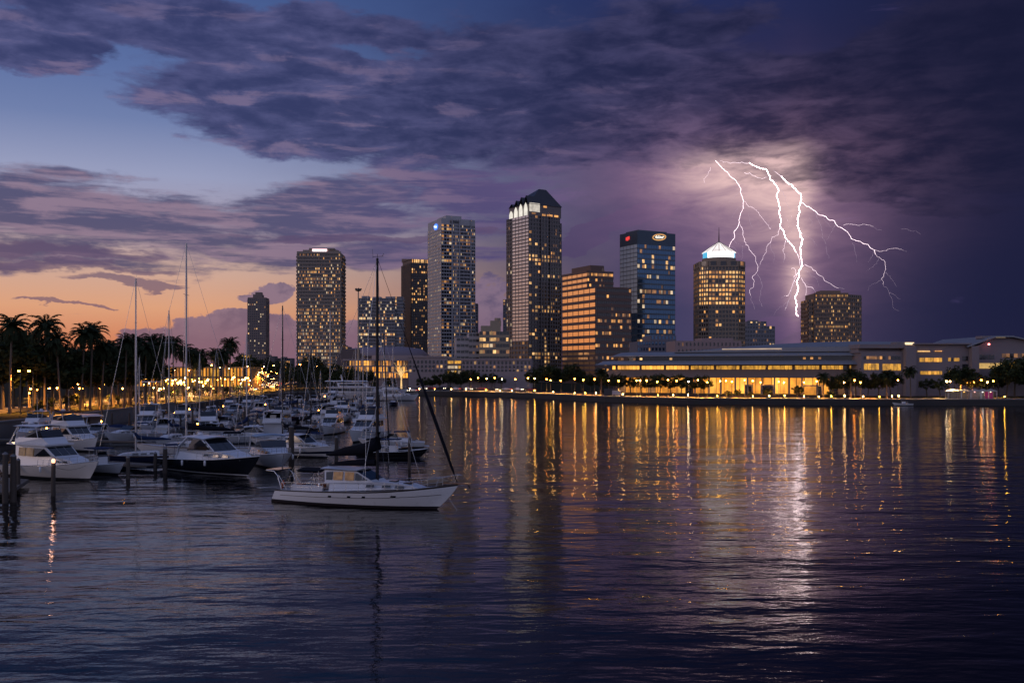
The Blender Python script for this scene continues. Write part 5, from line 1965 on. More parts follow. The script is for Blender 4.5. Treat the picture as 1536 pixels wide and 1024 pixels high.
# ------------------------------------------------------------------ boats
class Boat:
    """hull-local frame: x from stern (0) to bow (L), y to port, z up from the waterline"""

    def __init__(self, name, L, B, fs, fm, fb, draft=.7, rake=1.4, transom=.0, flare=.5, full=.5, stern=.92, cat='boat'):
        self.t = thing(name, 'prototype', cat)
        self.L, self.B, self.fs, self.fm, self.fb, self.dr, self.rake, self.tr, self.flare, self.full, self.st = L, B, fs, fm, fb, draft, rake, transom, flare, full, stern

    def sheer(self, u):
        a, b, c = self.fs, self.fm, self.fb
        return a + (b - a) * min(u * 2, 1) if u < .5 else b + (c - b) * ((u - .5) * 2) ** 1.5

    def beam(self, u):
        b = self.B / 2
        if u < .4:
            return b * (self.st + (1 - self.st) * math.sin(u / .4 * math.pi / 2))
        w = (u - .4) / .6
        return b * max(.012, 1 - w ** (1.6 + 1.4 * self.full))

    def pt(self, u, z, s):
        zs = self.sheer(u)
        zk = -self.dr * (1 - max(0, (u - .6) / .4) ** 2 * .85)
        v = max(0.0, min(1.0, (z - zk) / (zs - zk)))
        x = self.tr * (1 - v) + u * (self.L - self.rake * (1 - v) ** 1.3 - self.tr * (1 - v))
        e = .32 + self.flare * (.15 + .85 * max(0, (u - .35) / .65) ** 1.2)
        return (x, s * self.beam(u) * v ** e, z if z > zk else zk)

    def hull(self, mats, bands=((-9, 3), (.10, 1), (.24, 0)), n=22, stripe=None):
        """mats: [topside, boot stripe, trim, antifouling]"""
        mb = MB()
        us = [i / n for i in range(n + 1)]
        for s in (1, -1):
            rows = []
            for u in us:
                zs = self.sheer(u)
                zk = -self.dr * (1 - max(0, (u - .6) / .4) ** 2 * .85)
                zl = [zk, zk * .5, .02, .12, .22] + [.22 + (zs - .22) * q for q in (.25, .5, .72, .86, .93, 1)]
                rows.append([self.pt(u, z, s) for z in zl])
            f = lambda i, j: 3 if j < 3 else (1 if j < 4 else (2 if (stripe and j == stripe) else 0))
            if s < 0:
                rows = [list(r) for r in rows]
                w = len(rows[0])
                nn = len(mb.v)
                for r in rows:
                    mb.v += [tuple(p) for p in r]
                for i in range(len(rows) - 1):
                    for j in range(w - 1):
                        mb.f.append((nn + i * w + j, nn + (i + 1) * w + j, nn + (i + 1) * w + j + 1, nn + i * w + j + 1))
                        mb.mi.append(f(i, j))
                        mb.sm.append(True)
            else:
                mb.grid(rows, f)
        # transom
        zs = self.sheer(0)
        zl = [-self.dr, -self.dr * .5, .02, .12, .22] + [.22 + (zs - .22) * q for q in (.5, 1)]
        for a, b in zip(zl, zl[1:]):
            mb.quad(self.pt(0, a, -1), self.pt(0, b, -1), self.pt(0, b, 1), self.pt(0, a, 1), 3 if b <= .02 else (1 if b < .15 else 0))
        self.h = mb.build('hull', mats, self.t)
        return self.h

    def deck(self, m_, drop=.10, u0=0.0, u1=1.0, n=20):
        mb = MB()
        rows = []
        for i in range(n + 1):
            u = u0 + (u1 - u0) * i / n
            z = self.sheer(u) - drop
            a, b = self.pt(u, z, -1), self.pt(u, z, 1)
            rows.append([(a[0], a[1] * .99, z), (a[0], 0, z + .05), (b[0], b[1] * .99, z)])
        mb.grid(rows)
        return mb.build('deck', m_, self.t)

    def edge(self, u, dz=0.0, ins=.04):
        z = self.sheer(u)
        p = self.pt(u, z, 1)
        return Vector((p[0], max(p[1] - ins, 0), z + dz))

    def toe(self, m_, r=.035, n=18, name='toe_rail'):
        mb = MB()
        for s in (1, -1):
            mb.tube([Vector((p.x, s * p.y, p.z)) for p in (self.edge(i / n, .01, 0) for i in range(n + 1))], r, 5)
        return mb.build(name, m_, self.t)

    def rail(self, u0, u1, h=.62, m_=None, k=7, r=.02, two=True, name='rail'):
        mb = MB()
        for s in (1, -1):
            P = []
            for i in range(k + 1):
                u = u0 + (u1 - u0) * i / k
                e = self.edge(u, 0, .10)
                a = Vector((e.x, s * e.y, e.z))
                b = a + Vector((.04, 0, h))
                mb.tube([a, b], r, 5)
                P.append(b)
            mb.tube(P, r, 5)
            if two:
                mb.tube([p - Vector((0, 0, h * .5)) for p in P], r * .7, 4)
        return mb.build(name, m_ or STEEL, self.t)


class Sup:
    """a deckhouse: side profile (x, z), tumblehome and narrowing towards its front"""

    def __init__(self, prof, w0, w1, xf=None, ff=1.0):
        self.p = prof
        zs = [z for _, z in prof]
        self.z0, self.z1 = min(zs), max(zs)
        xs = [x for x, _ in prof]
        self.x0, self.x1 = min(xs), max(xs)
        self.w0, self.w1, self.ff = w0, w1, ff
        self.xf = xf if xf is not None else (self.x0 + self.x1) / 2

    def hw(self, x, z):
        w = self.w0 + (self.w1 - self.w0) * (z - self.z0) / max(self.z1 - self.z0, 1e-6)
        if x > self.xf:
            w *= 1 - (1 - self.ff) * ((x - self.xf) / max(self.x1 - self.xf, 1e-6)) ** 1.5
        return w

    def solid(self, mb, mi=0):
        p = self.p
        n = len(p)
        mb.poly([(x, -self.hw(x, z), z) for x, z in p], mi)
        mb.poly([(x, self.hw(x, z), z) for x, z in reversed(p)], mi)
        for i in range(n):
            a, b = p[i], p[(i + 1) % n]
            wa, wb = self.hw(*a), self.hw(*b)
            mb.quad((b[0], -wb, b[1]), (a[0], -wa, a[1]), (a[0], wa, a[1]), (b[0], wb, b[1]), mi)
        return mb

    def side(self, pts, s, off=.02):
        mb = MB()
        o = [(x, s * (self.hw(x, z) + off), z) for x, z in pts]
        i_ = [(x, s * (self.hw(x, z) - .03), z) for x, z in pts]
        mb.poly(o if s < 0 else list(reversed(o)))
        n = len(pts)
        for k in range(n):
            mb.quad(o[k], o[(k + 1) % n], i_[(k + 1) % n], i_[k])
        return mb

    def front(self, a, b, f=.9, off=.025, gap=None):
        """glass on the sloping face from a to b (profile points)"""
        d = Vector((b[0] - a[0], b[1] - a[1])).normalized()
        nx, nz = d.y, -d.x
        if nx < 0:
            nx, nz = -nx, -nz
        mb = MB()
        wa, wb = self.hw(*a) * f, self.hw(*b) * f
        A = (a[0] + nx * off, a[1] + nz * off)
        Bq = (b[0] + nx * off, b[1] + nz * off)
        spans = [(-1, 1)] if not gap else [(-1, -gap), (-gap + .04, gap - .04), (gap, 1)]
        for l, r in spans:
            q = [(A[0], wa * l, A[1]), (A[0], wa * r, A[1]), (Bq[0], wb * r, Bq[1]), (Bq[0], wb * l, Bq[1])]
            mb.quad(*q)
            k = [(x - nx * .05, y, z - nz * .05) for x, y, z in q]
            for i in range(4):
                mb.quad(q[i], q[(i + 1) % 4], k[(i + 1) % 4], k[i])
        return mb


def lerp2(a, b, t): return (a[0] + (b[0] - a[0]) * t, a[1] + (b[1] - a[1]) * t)


def outboard(parent, x, y, z=.5):
    b = MB()
    b.box(x - .55, x - .05, y - .2, y + .2, z, z + .65)
    b.box(x - .38, x - .18, y - .08, y + .08, z - 1.0, z)
    b.build('outboard_motor', mat('motor_black', (.015, .015, .017), .35), parent)


def fenders(B, us, m_=None):
    for u in us:
        for s in (1, -1):
            e = B.edge(u, -.35, -.12)
            MB().tube([(e.x, s * e.y, e.z - .3), (e.x, s * e.y, e.z - .22), (e.x, s * e.y, e.z + .22), (e.x, s * e.y, e.z + .3)], [.04, .12, .12, .04], 8).build('fender', m_ or GEL, B.t)


def flybridge(L=13.0, hullm=GEL, name='motor_yacht', top='hard', canvas=CANVB, lit=None, stripe=None, trim=STRIPE):
    k = L / 13.0
    B = Boat(name, L, 4.2 * k, 1.15 * k, 1.35 * k, 2.0 * k, .7, 1.5 * k, .25, cat='motor yacht')
    B.hull([hullm, trim, trim, ANTI], stripe=stripe)
    B.deck(DECKM)
    B.toe(STEEL, .04)
    sc_ = lambda pr: [(x * k, z * k) for x, z in pr]
    # saloon with a long sloping foredeck trunk
    pr = sc_([(2.6, 1.2), (10.6, 1.55), (10.2, 1.95), (8.3, 2.25), (6.9, 3.2), (2.3, 3.25)])
    S = Sup(pr, 1.72 * k, 1.48 * k, 6.0 * k, .55)
    S.solid(MB()).build('cabin', GEL, B.t)
    wd = [[(2.9, 2.2), (3.9, 2.2), (3.9, 3.02), (2.9, 3.02)], [(4.1, 2.2), (5.2, 2.2), (5.2, 3.02), (4.1, 3.02)], [(5.4, 2.2), (7.75, 2.32), (6.75, 3.0), (5.4, 3.02)]]
    for s in (1, -1):
        for i, q in enumerate(wd):
            S.side(sc_(q), s).build('window', lit if (lit and i < 2) else TINT, B.t)
        for x in (8.4, 9.3):
            S.side(sc_([(x, 1.68), (x + .5, 1.7), (x + .45, 1.9), (x, 1.9)]), s).build('porthole', TINT, B.t)
    S.front(lerp2(pr[3], pr[4], .06), lerp2(pr[3], pr[4], .92), .92, gap=.36).build('windshield', TINT, B.t)
    # eyebrow and flybridge
    MB().box(1.0 * k, 7.15 * k, -1.62 * k, 1.62 * k, 3.26 * k, 3.40 * k).build('fly_deck', GEL, B.t)
    pf = sc_([(2.2, 3.41), (7.0, 3.41), (6.2, 4.02), (2.2, 4.0)])
    Fb = Sup(pf, 1.55 * k, 1.45 * k, 5.0 * k, .72)
    Fb.solid(MB()).build('flybridge', GEL, B.t)
    ps = sc_([(5.0, 4.02), (6.15, 4.02), (5.6, 4.75), (4.9, 4.7)])
    Fs = Sup(ps, 1.36 * k, 1.25 * k, 5.0 * k, .85)
    Fs.front(ps[1], ps[2], 1.0).build('fly_windshield', TINT, B.t)
    for s in (1, -1):
        Fs.side(sc_([(3.6, 4.02), (6.1, 4.02), (5.6, 4.72), (3.9, 4.5)]), s, 0).build('fly_side_screen', TINT, B.t)
    mb = MB()
    for s in (1, -1):
        mb.tube([(1.3 * k, s * 1.5 * k, 3.4 * k), (2.6 * k, s * 1.4 * k, 5.15 * k)], .07 * k, 6)
        mb.tube([(2.4 * k, s * 1.5 * k, 3.9 * k), (2.7 * k, s * 1.4 * k, 5.15 * k)], .06 * k, 6)
        mb.tube([(5.6 * k, s * 1.3 * k, 4.0 * k), (5.2 * k, s * 1.3 * k, 5.15 * k)], .04 * k, 6)
    mb.build('radar_arch', GEL, B.t)
    if top:
        b = MB()
        b.grid([[(x * k, y * k, (5.15 + .12 * (1 - (y / 1.55) ** 2) - .02 * abs(x - 3.6)) * k) for y in (-1.55, -.8, 0, .8, 1.55)] for x in (1.9, 2.4, 3.6, 4.8, 5.7)])
        b.grid([[(x * k, y * k, (5.10 - .02 * abs(x - 3.6)) * k) for y in (1.55, .8, 0, -.8, -1.55)] for x in (1.9, 2.4, 3.6, 4.8, 5.7)])
        b.build('hard_top' if top == 'hard' else 'bimini', GEL if top == 'hard' else canvas, B.t)
    MB().lathe([(0, 5.25 * k), (.28 * k, 5.28 * k), (.30 * k, 5.42 * k), (.2 * k, 5.52 * k), (0, 5.54 * k)], 12, c=(2.6 * k, 0)).build('radar_dome', GEL, B.t)
    MB().tube([(2.4 * k, .9 * k, 5.2 * k), (2.1 * k, .95 * k, 8.2 * k)], [.025, .008], 5).build('antenna', GEL, B.t)
    MB().box(2.9 * k, 3.5 * k, -.5 * k, .5 * k, 4.0 * k, 4.55 * k).build('helm_seat', mat('helm_vinyl', (.4, .38, .35), .6), B.t)
    B.rail(.50, .97, .65 * k, k=8)
    mb = MB()
    mb.box(-.9 * k, .05, -1.7 * k, 1.7 * k, .28 * k, .38 * k)
    mb.build('swim_platform', TEAK, B.t)
    fenders(B, (.3, .55))
    return freeze(B.t)


def express(L=12.0, hullm=GEL, name='motor_cruiser', hard=True, lit=None, stripe=None, canvas=CANVB, trim=STRIPE, roofm=GEL):
    k = L / 12.0
    B = Boat(name, L, 3.7 * k, 1.0 * k, 1.25 * k, 1.75 * k, .6, 1.8 * k, .2, .6, .4, cat='motor cruiser')
    B.hull([hullm, trim, trim, ANTI], stripe=stripe)
    B.deck(DECKM)
    B.toe(GEL, .05)
    sc_ = lambda pr: [(x * k, z * k) for x, z in pr]
    pr = sc_([(2.8, 1.05), (10.4, 1.35), (9.7, 1.68), (7.6, 1.95), (5.9, 1.98), (2.8, 1.75)])
    S = Sup(pr, 1.6 * k, 1.35 * k, 5.5 * k, .45)
    S.solid(MB()).build('cabin_trunk', GEL, B.t)
    for s in (1, -1):
        for x in (6.4, 7.5, 8.5):
            S.side(sc_([(x, 1.50), (x + .65, 1.52), (x + .6, 1.70), (x + .1, 1.72)]), s).build('porthole', TINT, B.t)
    if hard:
        ph = sc_([(3.0, 1.7), (7.4, 1.96), (5.8, 2.92), (3.6, 2.95)])
        H = Sup(ph, 1.42 * k, 1.22 * k, 5.0 * k, .8)
        H.front(ph[1], ph[2], .96, gap=.34).build('windshield', TINT, B.t)
        for s in (1, -1):
            H.side(sc_([(4.0, 1.9), (7.0, 2.02), (5.7, 2.86), (4.6, 2.82)]), s, 0).build('side_window', lit or TINT, B.t)
        mb = MB()
        for s in (1, -1):
            mb.tube([(7.45 * k, s * 1.1 * k, 1.95 * k), (5.75 * k, s * 1.02 * k, 2.95 * k)], .05 * k, 6)
            mb.tube([(2.6 * k, s * 1.55 * k, 1.2 * k), (3.0 * k, s * 1.45 * k, 2.2 * k), (4.0 * k, s * 1.3 * k, 2.95 * k)], [.13 * k, .11 * k, .09 * k], 6)
            mb.tube([(6.9 * k, s * 1.38 * k, 2.0 * k), (7.45 * k, s * 1.12 * k, 1.95 * k)], .05 * k, 5)
        mb.build('roof_frame', roofm, B.t)
        b = MB()
        xs = (2.9, 3.5, 4.6, 5.6, 6.3)
        top = [[(x * k, y * k, (2.98 + .13 * (1 - (y / 1.35) ** 2) - .025 * (x - 4.4) ** 2) * k) for y in (-1.35, -.9, 0, .9, 1.35)] for x in xs]
        b.grid(top)
        b.grid([[(p[0], p[1], p[2] - .08 * k) for p in reversed(r)] for r in top])
        b.build('hard_top', roofm, B.t)
        MB().lathe([(0, 3.05 * k), (.24 * k, 3.08 * k), (.26 * k, 3.2 * k), (.15 * k, 3.3 * k), (0, 3.31 * k)], 10, c=(3.8 * k, 0)).build('radar_dome', GEL, B.t)
    else:
        ph = sc_([(5.2, 1.9), (7.3, 1.96), (6.4, 2.55), (5.4, 2.5)])
        H = Sup(ph, 1.4 * k, 1.3 * k, 6.0 * k, .85)
        H.front(ph[1], ph[2], .98).build('windshield', TINT, B.t)
        for s in (1, -1):
            H.side(sc_([(4.8, 1.86), (7.2, 1.98), (6.4, 2.5), (5.2, 2.42)]), s, 0).build('side_screen', TINT, B.t)
        mb = MB()
        for s in (1, -1):
            mb.tube([(2.4 * k, s * 1.6 * k, 1.2 * k), (3.1 * k, s * 1.5 * k, 2.9 * k)], .06 * k, 6)
            mb.tube([(5.5 * k, s * 1.35 * k, 2.4 * k), (5.2 * k, s * 1.35 * k, 2.9 * k)], .03 * k, 5)
        mb.tube([(3.1 * k, -1.5 * k, 2.9 * k), (3.1 * k, 1.5 * k, 2.9 * k)], .08 * k, 6)
        mb.build('radar_arch', GEL, B.t)
        b = MB()
        rows_ = [[(x * k, y * k, (2.95 + .14 * (1 - (y / 1.5) ** 2) - .03 * abs(x - 4.1)) * k) for y in (-1.5, -.8, 0, .8, 1.5)] for x in (2.6, 3.3, 4.2, 5.0, 5.6)]
        b.grid(rows_)
        b.grid([[(p[0], p[1], p[2] - .05 * k) for p in reversed(r)] for r in rows_])
        b.build('bimini', canvas, B.t)
    MB().box(1.0 * k, 1.7 * k, -1.2 * k, 1.2 * k, .95 * k, 1.35 * k).build('stern_seat', mat('helm_vinyl', (.4, .38, .35), .6), B.t)
    B.rail(.50, .97, .55 * k, k=8)
    MB().box(-.8 * k, .05, -1.5 * k, 1.5 * k, .25 * k, .34 * k).build('swim_platform', DECKM, B.t)
    fenders(B, (.35, .6))
    return freeze(B.t)


def console_boat(L=7.5, hullm=GEL, name='console_boat', cover=None, motors=2):
    k = L / 7.5
    B = Boat(name, L, 2.5 * k, .75 * k, .85 * k, 1.2 * k, .45, 1.1 * k, .1, .6, .4, cat='motorboat')
    B.hull([hullm, STRIPE, STRIPE, ANTI])
    B.toe(GEL, .04)
    B.deck(DECKM, .32)
    for i in range(motors):
        outboard(B.t, 0, (i - (motors - 1) / 2) * .6, .45 * k)
    if cover:
        b = MB()
        rows_ = []
        for i in range(9):
            u = .03 + .93 * i / 8
            e = B.edge(u, .02, -.03)
            h = .55 * k * math.sin(math.pi * min(.95, .15 + u * .8)) + .1
            rows_.append([(e.x, -e.y, e.z), (e.x, -e.y * .5, e.z + h * .7), (e.x, 0, e.z + h), (e.x, e.y * .5, e.z + h * .7), (e.x, e.y, e.z)])
        b.grid(rows_)
        b.build('boat_cover', cover, B.t)
    else:
        MB().box(2.7 * k, 3.7 * k, -.45 * k, .45 * k, .5 * k, 1.55 * k).build('console', GEL, B.t)
        b = MB()
        b.quad((3.7 * k, -.45 * k, 1.5 * k), (3.7 * k, .45 * k, 1.5 * k), (3.45 * k, .42 * k, 2.0 * k), (3.45 * k, -.42 * k, 2.0 * k))
        b.quad((3.66 * k, -.45 * k, 1.5 * k), (3.41 * k, -.42 * k, 2.0 * k), (3.41 * k, .42 * k, 2.0 * k), (3.66 * k, .45 * k, 1.5 * k))
        b.build('windshield', TINT, B.t)
        MB().box(1.7 * k, 2.2 * k, -.5 * k, .5 * k, .5 * k, 1.2 * k).build('helm_seat', mat('helm_vinyl', (.4, .38, .35), .6), B.t)
        mb = MB()
        for x in (2.2, 3.6):
            for s in (1, -1):
                mb.tube([(x * k, s * .6 * k, .5 * k), (x * k, s * .62 * k, 2.3 * k)], .03, 5)
        mb.build('top_frame', STEEL, B.t)
        MB().box(1.7 * k, 4.1 * k, -.9 * k, .9 * k, 2.3 * k, 2.38 * k).build('canopy', CANVB, B.t)
    return freeze(B.t)


def sloop(L=11.0, mast=15.0, hullm=GEL, name='sailboat', coverm=CANVB, mastm=MASTS, lean=0.0, bimini=True, boomz=2.6, jib=False):
    k = L / 11.0
    B = Boat(name, L, 3.4 * k, .95 * k, 1.0 * k, 1.4 * k, .8, 1.5 * k, -.6 * k, .12, .6, .62, cat='sailboat')
    B.hull([hullm, STRIPE, STRIPE, ANTI])
    B.deck(DECKM, .06)
    B.toe(TEAK, .03)
    sc_ = lambda pr: [(x * k, z * k) for x, z in pr]
    pr = sc_([(3.2, .95), (8.4, 1.15), (7.7, 1.42), (6.2, 1.55), (3.2, 1.6)])
    S = Sup(pr, 1.05 * k, .85 * k, 6 * k, .6)
    S.solid(MB()).build('cabin_trunk', GEL, B.t)
    for s in (1, -1):
        for x in (3.7, 4.8, 5.9):
            S.side(sc_([(x, 1.2), (x + .8, 1.22), (x + .75, 1.42), (x + .05, 1.42)]), s).build('porthole', TINT, B.t)
    mx = 6.1 * k
    M_ = MB()
    top = Vector((mx + lean * mast, 0, mast))
    M_.tube([(mx, 0, 1.2 * k), top], [.11 * k ** .5, .085 * k ** .5], 8)
    M_.build('mast', mastm, B.t)
    sp = MB()
    for f in (.5, .76):
        zc = mast * f
        xx = mx + lean * zc
        sp.tube([(xx, -.95 * k, zc), (xx, .95 * k, zc)], .03, 5)
    sp.build('spreaders', mastm, B.t)
    MB().tube([(mx - .1, 0, (boomz + .05) * k), (1.6 * k, 0, boomz * k)], .08, 6).build('boom', mastm, B.t)
    cv = MB()
    cv.tube([(mx + .12, 0, (boomz + 1.2) * k), (mx - .2, 0, (boomz + .55) * k), (mx - 1.6 * k, 0, (boomz + .33) * k), (2.6 * k, 0, (boomz + .22) * k), (1.5 * k, 0, (boomz + .1) * k)], [.14, .30 * k, .26 * k, .2 * k, .08], 8)
    cv.build('sail_cover', coverm, B.t)
    st = MB()
    bow = B.edge(.99, 0, 0)
    st.tube([top, (bow.x, 0, bow.z)], .018, 4)
    st.tube([top, (.1, 0, B.sheer(0))], .016, 4)
    for s in (1, -1):
        e = B.edge(.5)
        st.tube([top, (mx + lean * mast * .5, s * .95 * k, mast * .5), (e.x, s * e.y, e.z)], .014, 4)
    st.build('rigging', STEEL, B.t)
    if jib:
      jf = MB()
      a, c = Vector((bow.x - .1, 0, bow.z + .5)), top + Vector((.05, 0, -1.0))
      jf.tube([a, a.lerp(c, .2), a.lerp(c, .6), c], [.07, .12, .08, .03], 6)
      jf.build('furled_jib', coverm, B.t)
    B.rail(.02, .98, .6 * k, k=9, r=.016)
    if bimini:
        b = MB()
        rows_ = [[(x * k, y * k, (2.35 + .15 * (1 - (y / 1.1) ** 2)) * k) for y in (-1.1, -.5, 0, .5, 1.1)] for x in (.7, 1.5, 2.4)]
        b.grid(rows_)
        b.grid([[(p[0], p[1], p[2] - .04) for p in reversed(r)] for r in rows_])
        for x in (.8, 2.3):
            for s in (1, -1):
                b.tube([(x * k, s * 1.05 * k, .95 * k), (x * k, s * 1.08 * k, 2.36 * k)], .02, 4)
        b.build('bimini', coverm, B.t)
    MB().tube([(mx - .06, .05, mast), (mx + lean * mast - .05, .05, mast + .5)], .012, 4).build('antenna', STEEL, B.t)
    return freeze(B.t)


def place(root, x, y, deg, label, group=None, z=0.0):
    root.location = (x, y, z)
    root.rotation_euler = (0, 0, R(deg))
    root['label'] = label
    if group:
        root['group'] = group
    return root


# ------------------------------------------------------------------ the white sailing yacht in front
def hero():
    L = 16.35
    B = Boat('sailing_yacht', L, 4.5, 1.0, 1.28, 2.05, .75, 2.0, -1.1, .14, .62, .60, cat='sailing yacht')
    WH = mat('yacht_white_hull', (.66, .67, .70), .28, var=.05, scale=.5)
    B.hull([WH, STRIPE, STRIPE, mat('yacht_bottom', (.02, .014, .018), .5)], stripe=9, n=34)
    B.deck(DECKM, .07)
    B.toe(mat('yacht_toe_rail', (.05, .035, .028), .5), .04, 26)
    cs = MB()
    for s in (1, -1):
        cs.tube([Vector((p[0], p[1] + s * .012, p[2])) for p in (B.pt(i / 20, B.sheer(i / 20) * .62, s) for i in range(1, 20))], .018, 4)
    cs.build('cove_line', STRIPE, B.h)
    for s in (1, -1):
        for u, w in ((.36, .30), (.47, .30), (.55, .3), (.70, .45)):
            z = B.sheer(u) * .68
            a, b = B.pt(u, z - .05, s), B.pt(u + w / L, z - .05, s)
            c, d = B.pt(u + w / L, z + .09, s), B.pt(u, z + .09, s)
            m_ = MB()
            m_.quad(*[(p[0], p[1] + s * .015, p[2]) for p in (a, b, c, d)])
            m_.build('hull_port', TINT, B.h)
    # coach roof, wheelhouse
    pr = [(5.3, 1.15), (13.3, 1.62), (12.4, 1.86), (10.2, 2.06), (5.3, 1.85)]
    S = Sup(pr, 1.45, 1.15, 8.5, .5)
    S.solid(MB()).build('coach_roof', GEL, B.t)
    for s in (1, -1):
        for x in (8.7, 10.1, 11.2):
            S.side([(x, 1.60), (x + .75, 1.64), (x + .7, 1.84), (x + .05, 1.82)], s).build('porthole', TINT, B.t)
    ph = [(4.9, 1.8), (9.3, 2.0), (9.1, 2.12), (7.6, 2.92), (4.75, 2.86)]
    H = Sup(ph, 1.36, 1.15, 7.0, .8)
    H.solid(MB()).build('wheelhouse', GEL, B.t)
    CURT = emit('curtained_window', (1, .50, .18), .11, .8, 2.5, base=(.12, .075, .04))
    for s in (1, -1):
        for q, mt in (([(5.0, 2.08), (5.55, 2.1), (5.55, 2.74), (4.95, 2.7)], TINT), ([(5.65, 2.1), (6.5, 2.1), (6.5, 2.76), (5.65, 2.74)], CURT), ([(6.75, 2.1), (7.55, 2.12), (7.55, 2.76), (6.75, 2.76)], CURT), ([(7.7, 2.12), (8.75, 2.16), (7.85, 2.68), (7.7, 2.7)], TINT)):
            H.side(q, s).build('wheelhouse_window', mt, B.t)
    H.front(lerp2(ph[2], ph[3], .06), lerp2(ph[2], ph[3], .92), .92, gap=.34).build('windshield', TINT, B.t)
    b = MB()
    b.grid([[(x, y, 2.93 + .08 * (1 - (y / 1.3) ** 2) + (.06 if x < 7 else 0)) for y in (-1.3, -.7, 0, .7, 1.3)] for x in (4.4, 5.5, 7.0, 7.9)])
    b.grid([[(x, y, 2.88 + (.04 if x < 7 else 0)) for y in (1.3, .7, 0, -.7, -1.3)] for x in (4.4, 5.5, 7.0, 7.9)])
    b.build('wheelhouse_roof', GEL, B.t)
    # hatches, winches, rolled bundle on the foredeck
    MB().box(10.3, 10.9, -.3, .3, 2.02, 2.12).build('hatch', TINT, B.t)
    MB().box(11.6, 12.2, -.3, .3, 1.88, 1.98).build('hatch', TINT, B.t)
    for s in (1, -1):
        MB().lathe([(.12, 1.5), (.1, 1.62), (.14, 1.72), (0, 1.74)], 10, c=(4.3, s * 1.25)).build('winch', STEEL, B.t)
    bd = MB()
    bd.tube([(13.3, -.3, 2.02), (14.0, .1, 2.16), (14.8, .2, 2.2), (15.5, 0, 2.25)], [.10, .26, .24, .08], 8)
    bd.build('rolled_sail_bag', mat('tan_canvas', (.16, .13, .10), .9), B.t)
    # cockpit
    ck = MB()
    ck.box(1.7, 4.6, -1.35, -1.1, .95, 1.55)
    ck.box(1.7, 4.6, 1.1, 1.35, .95, 1.55)
    ck.box(1.6, 1.75, -1.35, 1.35, .95, 1.5)
    ck.build('cockpit_coaming', GEL, B.t)
    for a, c in ((1.9, 2.5), (3.9, 4.5)):
        MB().box(a, c, -1.06, -.5, 1.3, 1.62).build('cushion', CUSH, B.t)
    MB().box(2.0, 4.4, -1.06, 1.06, .98, 1.14).build('cockpit_sole', TEAK, B.t)
    w = MB()
    w.tube([(3.0 + .0, math.cos(q / 14 * 6.283) * .5, 1.95 + math.sin(q / 14 * 6.283) * .5) for q in range(15)], .025, 5)
    w.tube([(3.05, 0, 1.1), (3.02, 0, 1.95)], .07, 6)
    w.build('steering_wheel', STEEL, B.t)
    b = MB()
    rows_ = [[(x, y, 2.72 + .14 * (1 - (y / 1.25) ** 2)) for y in (-1.25, -.6, 0, .6, 1.25)] for x in (2.0, 2.8, 3.6, 4.3)]
    b.grid(rows_)
    b.grid([[(p[0], p[1], p[2] - .12) for p in reversed(r)] for r in rows_])
    b.build('bimini', CANVAS, B.t)
    b = MB()
    for x in (2.1, 4.2):
        for s in (1, -1):
            b.tube([(x, s * 1.22, 1.4), (x, s * 1.22, 2.7)], .022, 5)
    b.build('bimini_frame', STEEL, B.t)
    # stern gantry with davits, outboard on the rail
    b = MB()
    for s in (1, -1):
        b.tube([(.5, s * 1.1, 1.0), (.1, s * 1.1, 2.2), (-.3, s * 1.05, 2.55), (-1.1, s * 1.0, 2.6)], .045, 6)
        b.tube([(1.1, s * 1.2, 1.05), (.2, s * 1.1, 2.25)], .03, 5)
    b.tube([(-.3, -1.05, 2.55), (-.3, 1.05, 2.55)], .04, 6)
    b.tube([(.1, -1.1, 1.9), (.1, 1.1, 1.9)], .03, 5)
    b.build('stern_gantry', STEEL, B.t)
    MB().box(-1.15, .1, -1.0, 1.0, 2.62, 2.67).build('solar_panel', TINT, B.t)
    MB().box(-.15, .25, .55, .95, 1.3, 1.95).build('outboard_motor', mat('motor_black', (.015, .015, .017), .35), B.t)
    b = MB()
    b.tube([(.35, -.9, 1.5), (.3, -.7, 1.15), (.35, -.5, 1.5), (.4, -.7, 1.72), (.35, -.9, 1.5)], .08, 6)
    b.build('lifebuoy', mat('lifebuoy_orange', (.6, .12, .03), .6), B.t)
    B.rail(.04, .93, .68, k=13, r=.018)
    # pulpit, anchor plank
    b = MB()
    e = B.edge(.90, 0, .08)
    tip = (L + .35, 0, 2.75)
    for s in (1, -1):
        b.tube([(e.x, s * e.y, e.z), (e.x + .3, s * e.y * .95, e.z + .7), (L - .1, s * .28, 2.82), tip], .022, 5)
        b.tube([(L - .5, s * .25, 2.05), (L - .1, s * .28, 2.82)], .02, 5)
    b.build('pulpit', STEEL, B.t)
    MB().box(L - 1.2, L + .95, -.2, .2, 2.08, 2.15).build('anchor_plank', TEAK, B.t)
    b = MB()
    b.tube([(L + .85, 0, 2.06), (L + .3, 0, 1.98)], .04, 5)
    b.tube([(L + .85, -.3, 1.75), (L + .9, 0, 2.02), (L + .85, .3, 1.75)], .04, 5)
    b.build('anchor', STEEL, B.t)
    MB().tube([(L - .9, 0, 1.0), (L + .2, 0, -.4)], .016, 4).build('anchor_chain', STEEL, B.t)
    # rig
    mx, mh = 9.05, 20.2
    MB().tube([(mx, 0, 1.9), (mx, 0, mh * .6), (mx, 0, mh)], [.135, .13, .10], 9).build('mast', MASTD, B.t)
    b = MB()
    for f, w_ in ((.42, 1.35), (.68, 1.05)):
        b.tube([(mx, 0, mh * f), (mx - .25, -w_, mh * f + .05)], .035, 5)
        b.tube([(mx, 0, mh * f), (mx - .25, w_, mh * f + .05)], .035, 5)
    b.build('spreaders', MASTD, B.t)
    b = MB()
    top = Vector((mx, 0, mh - .1))
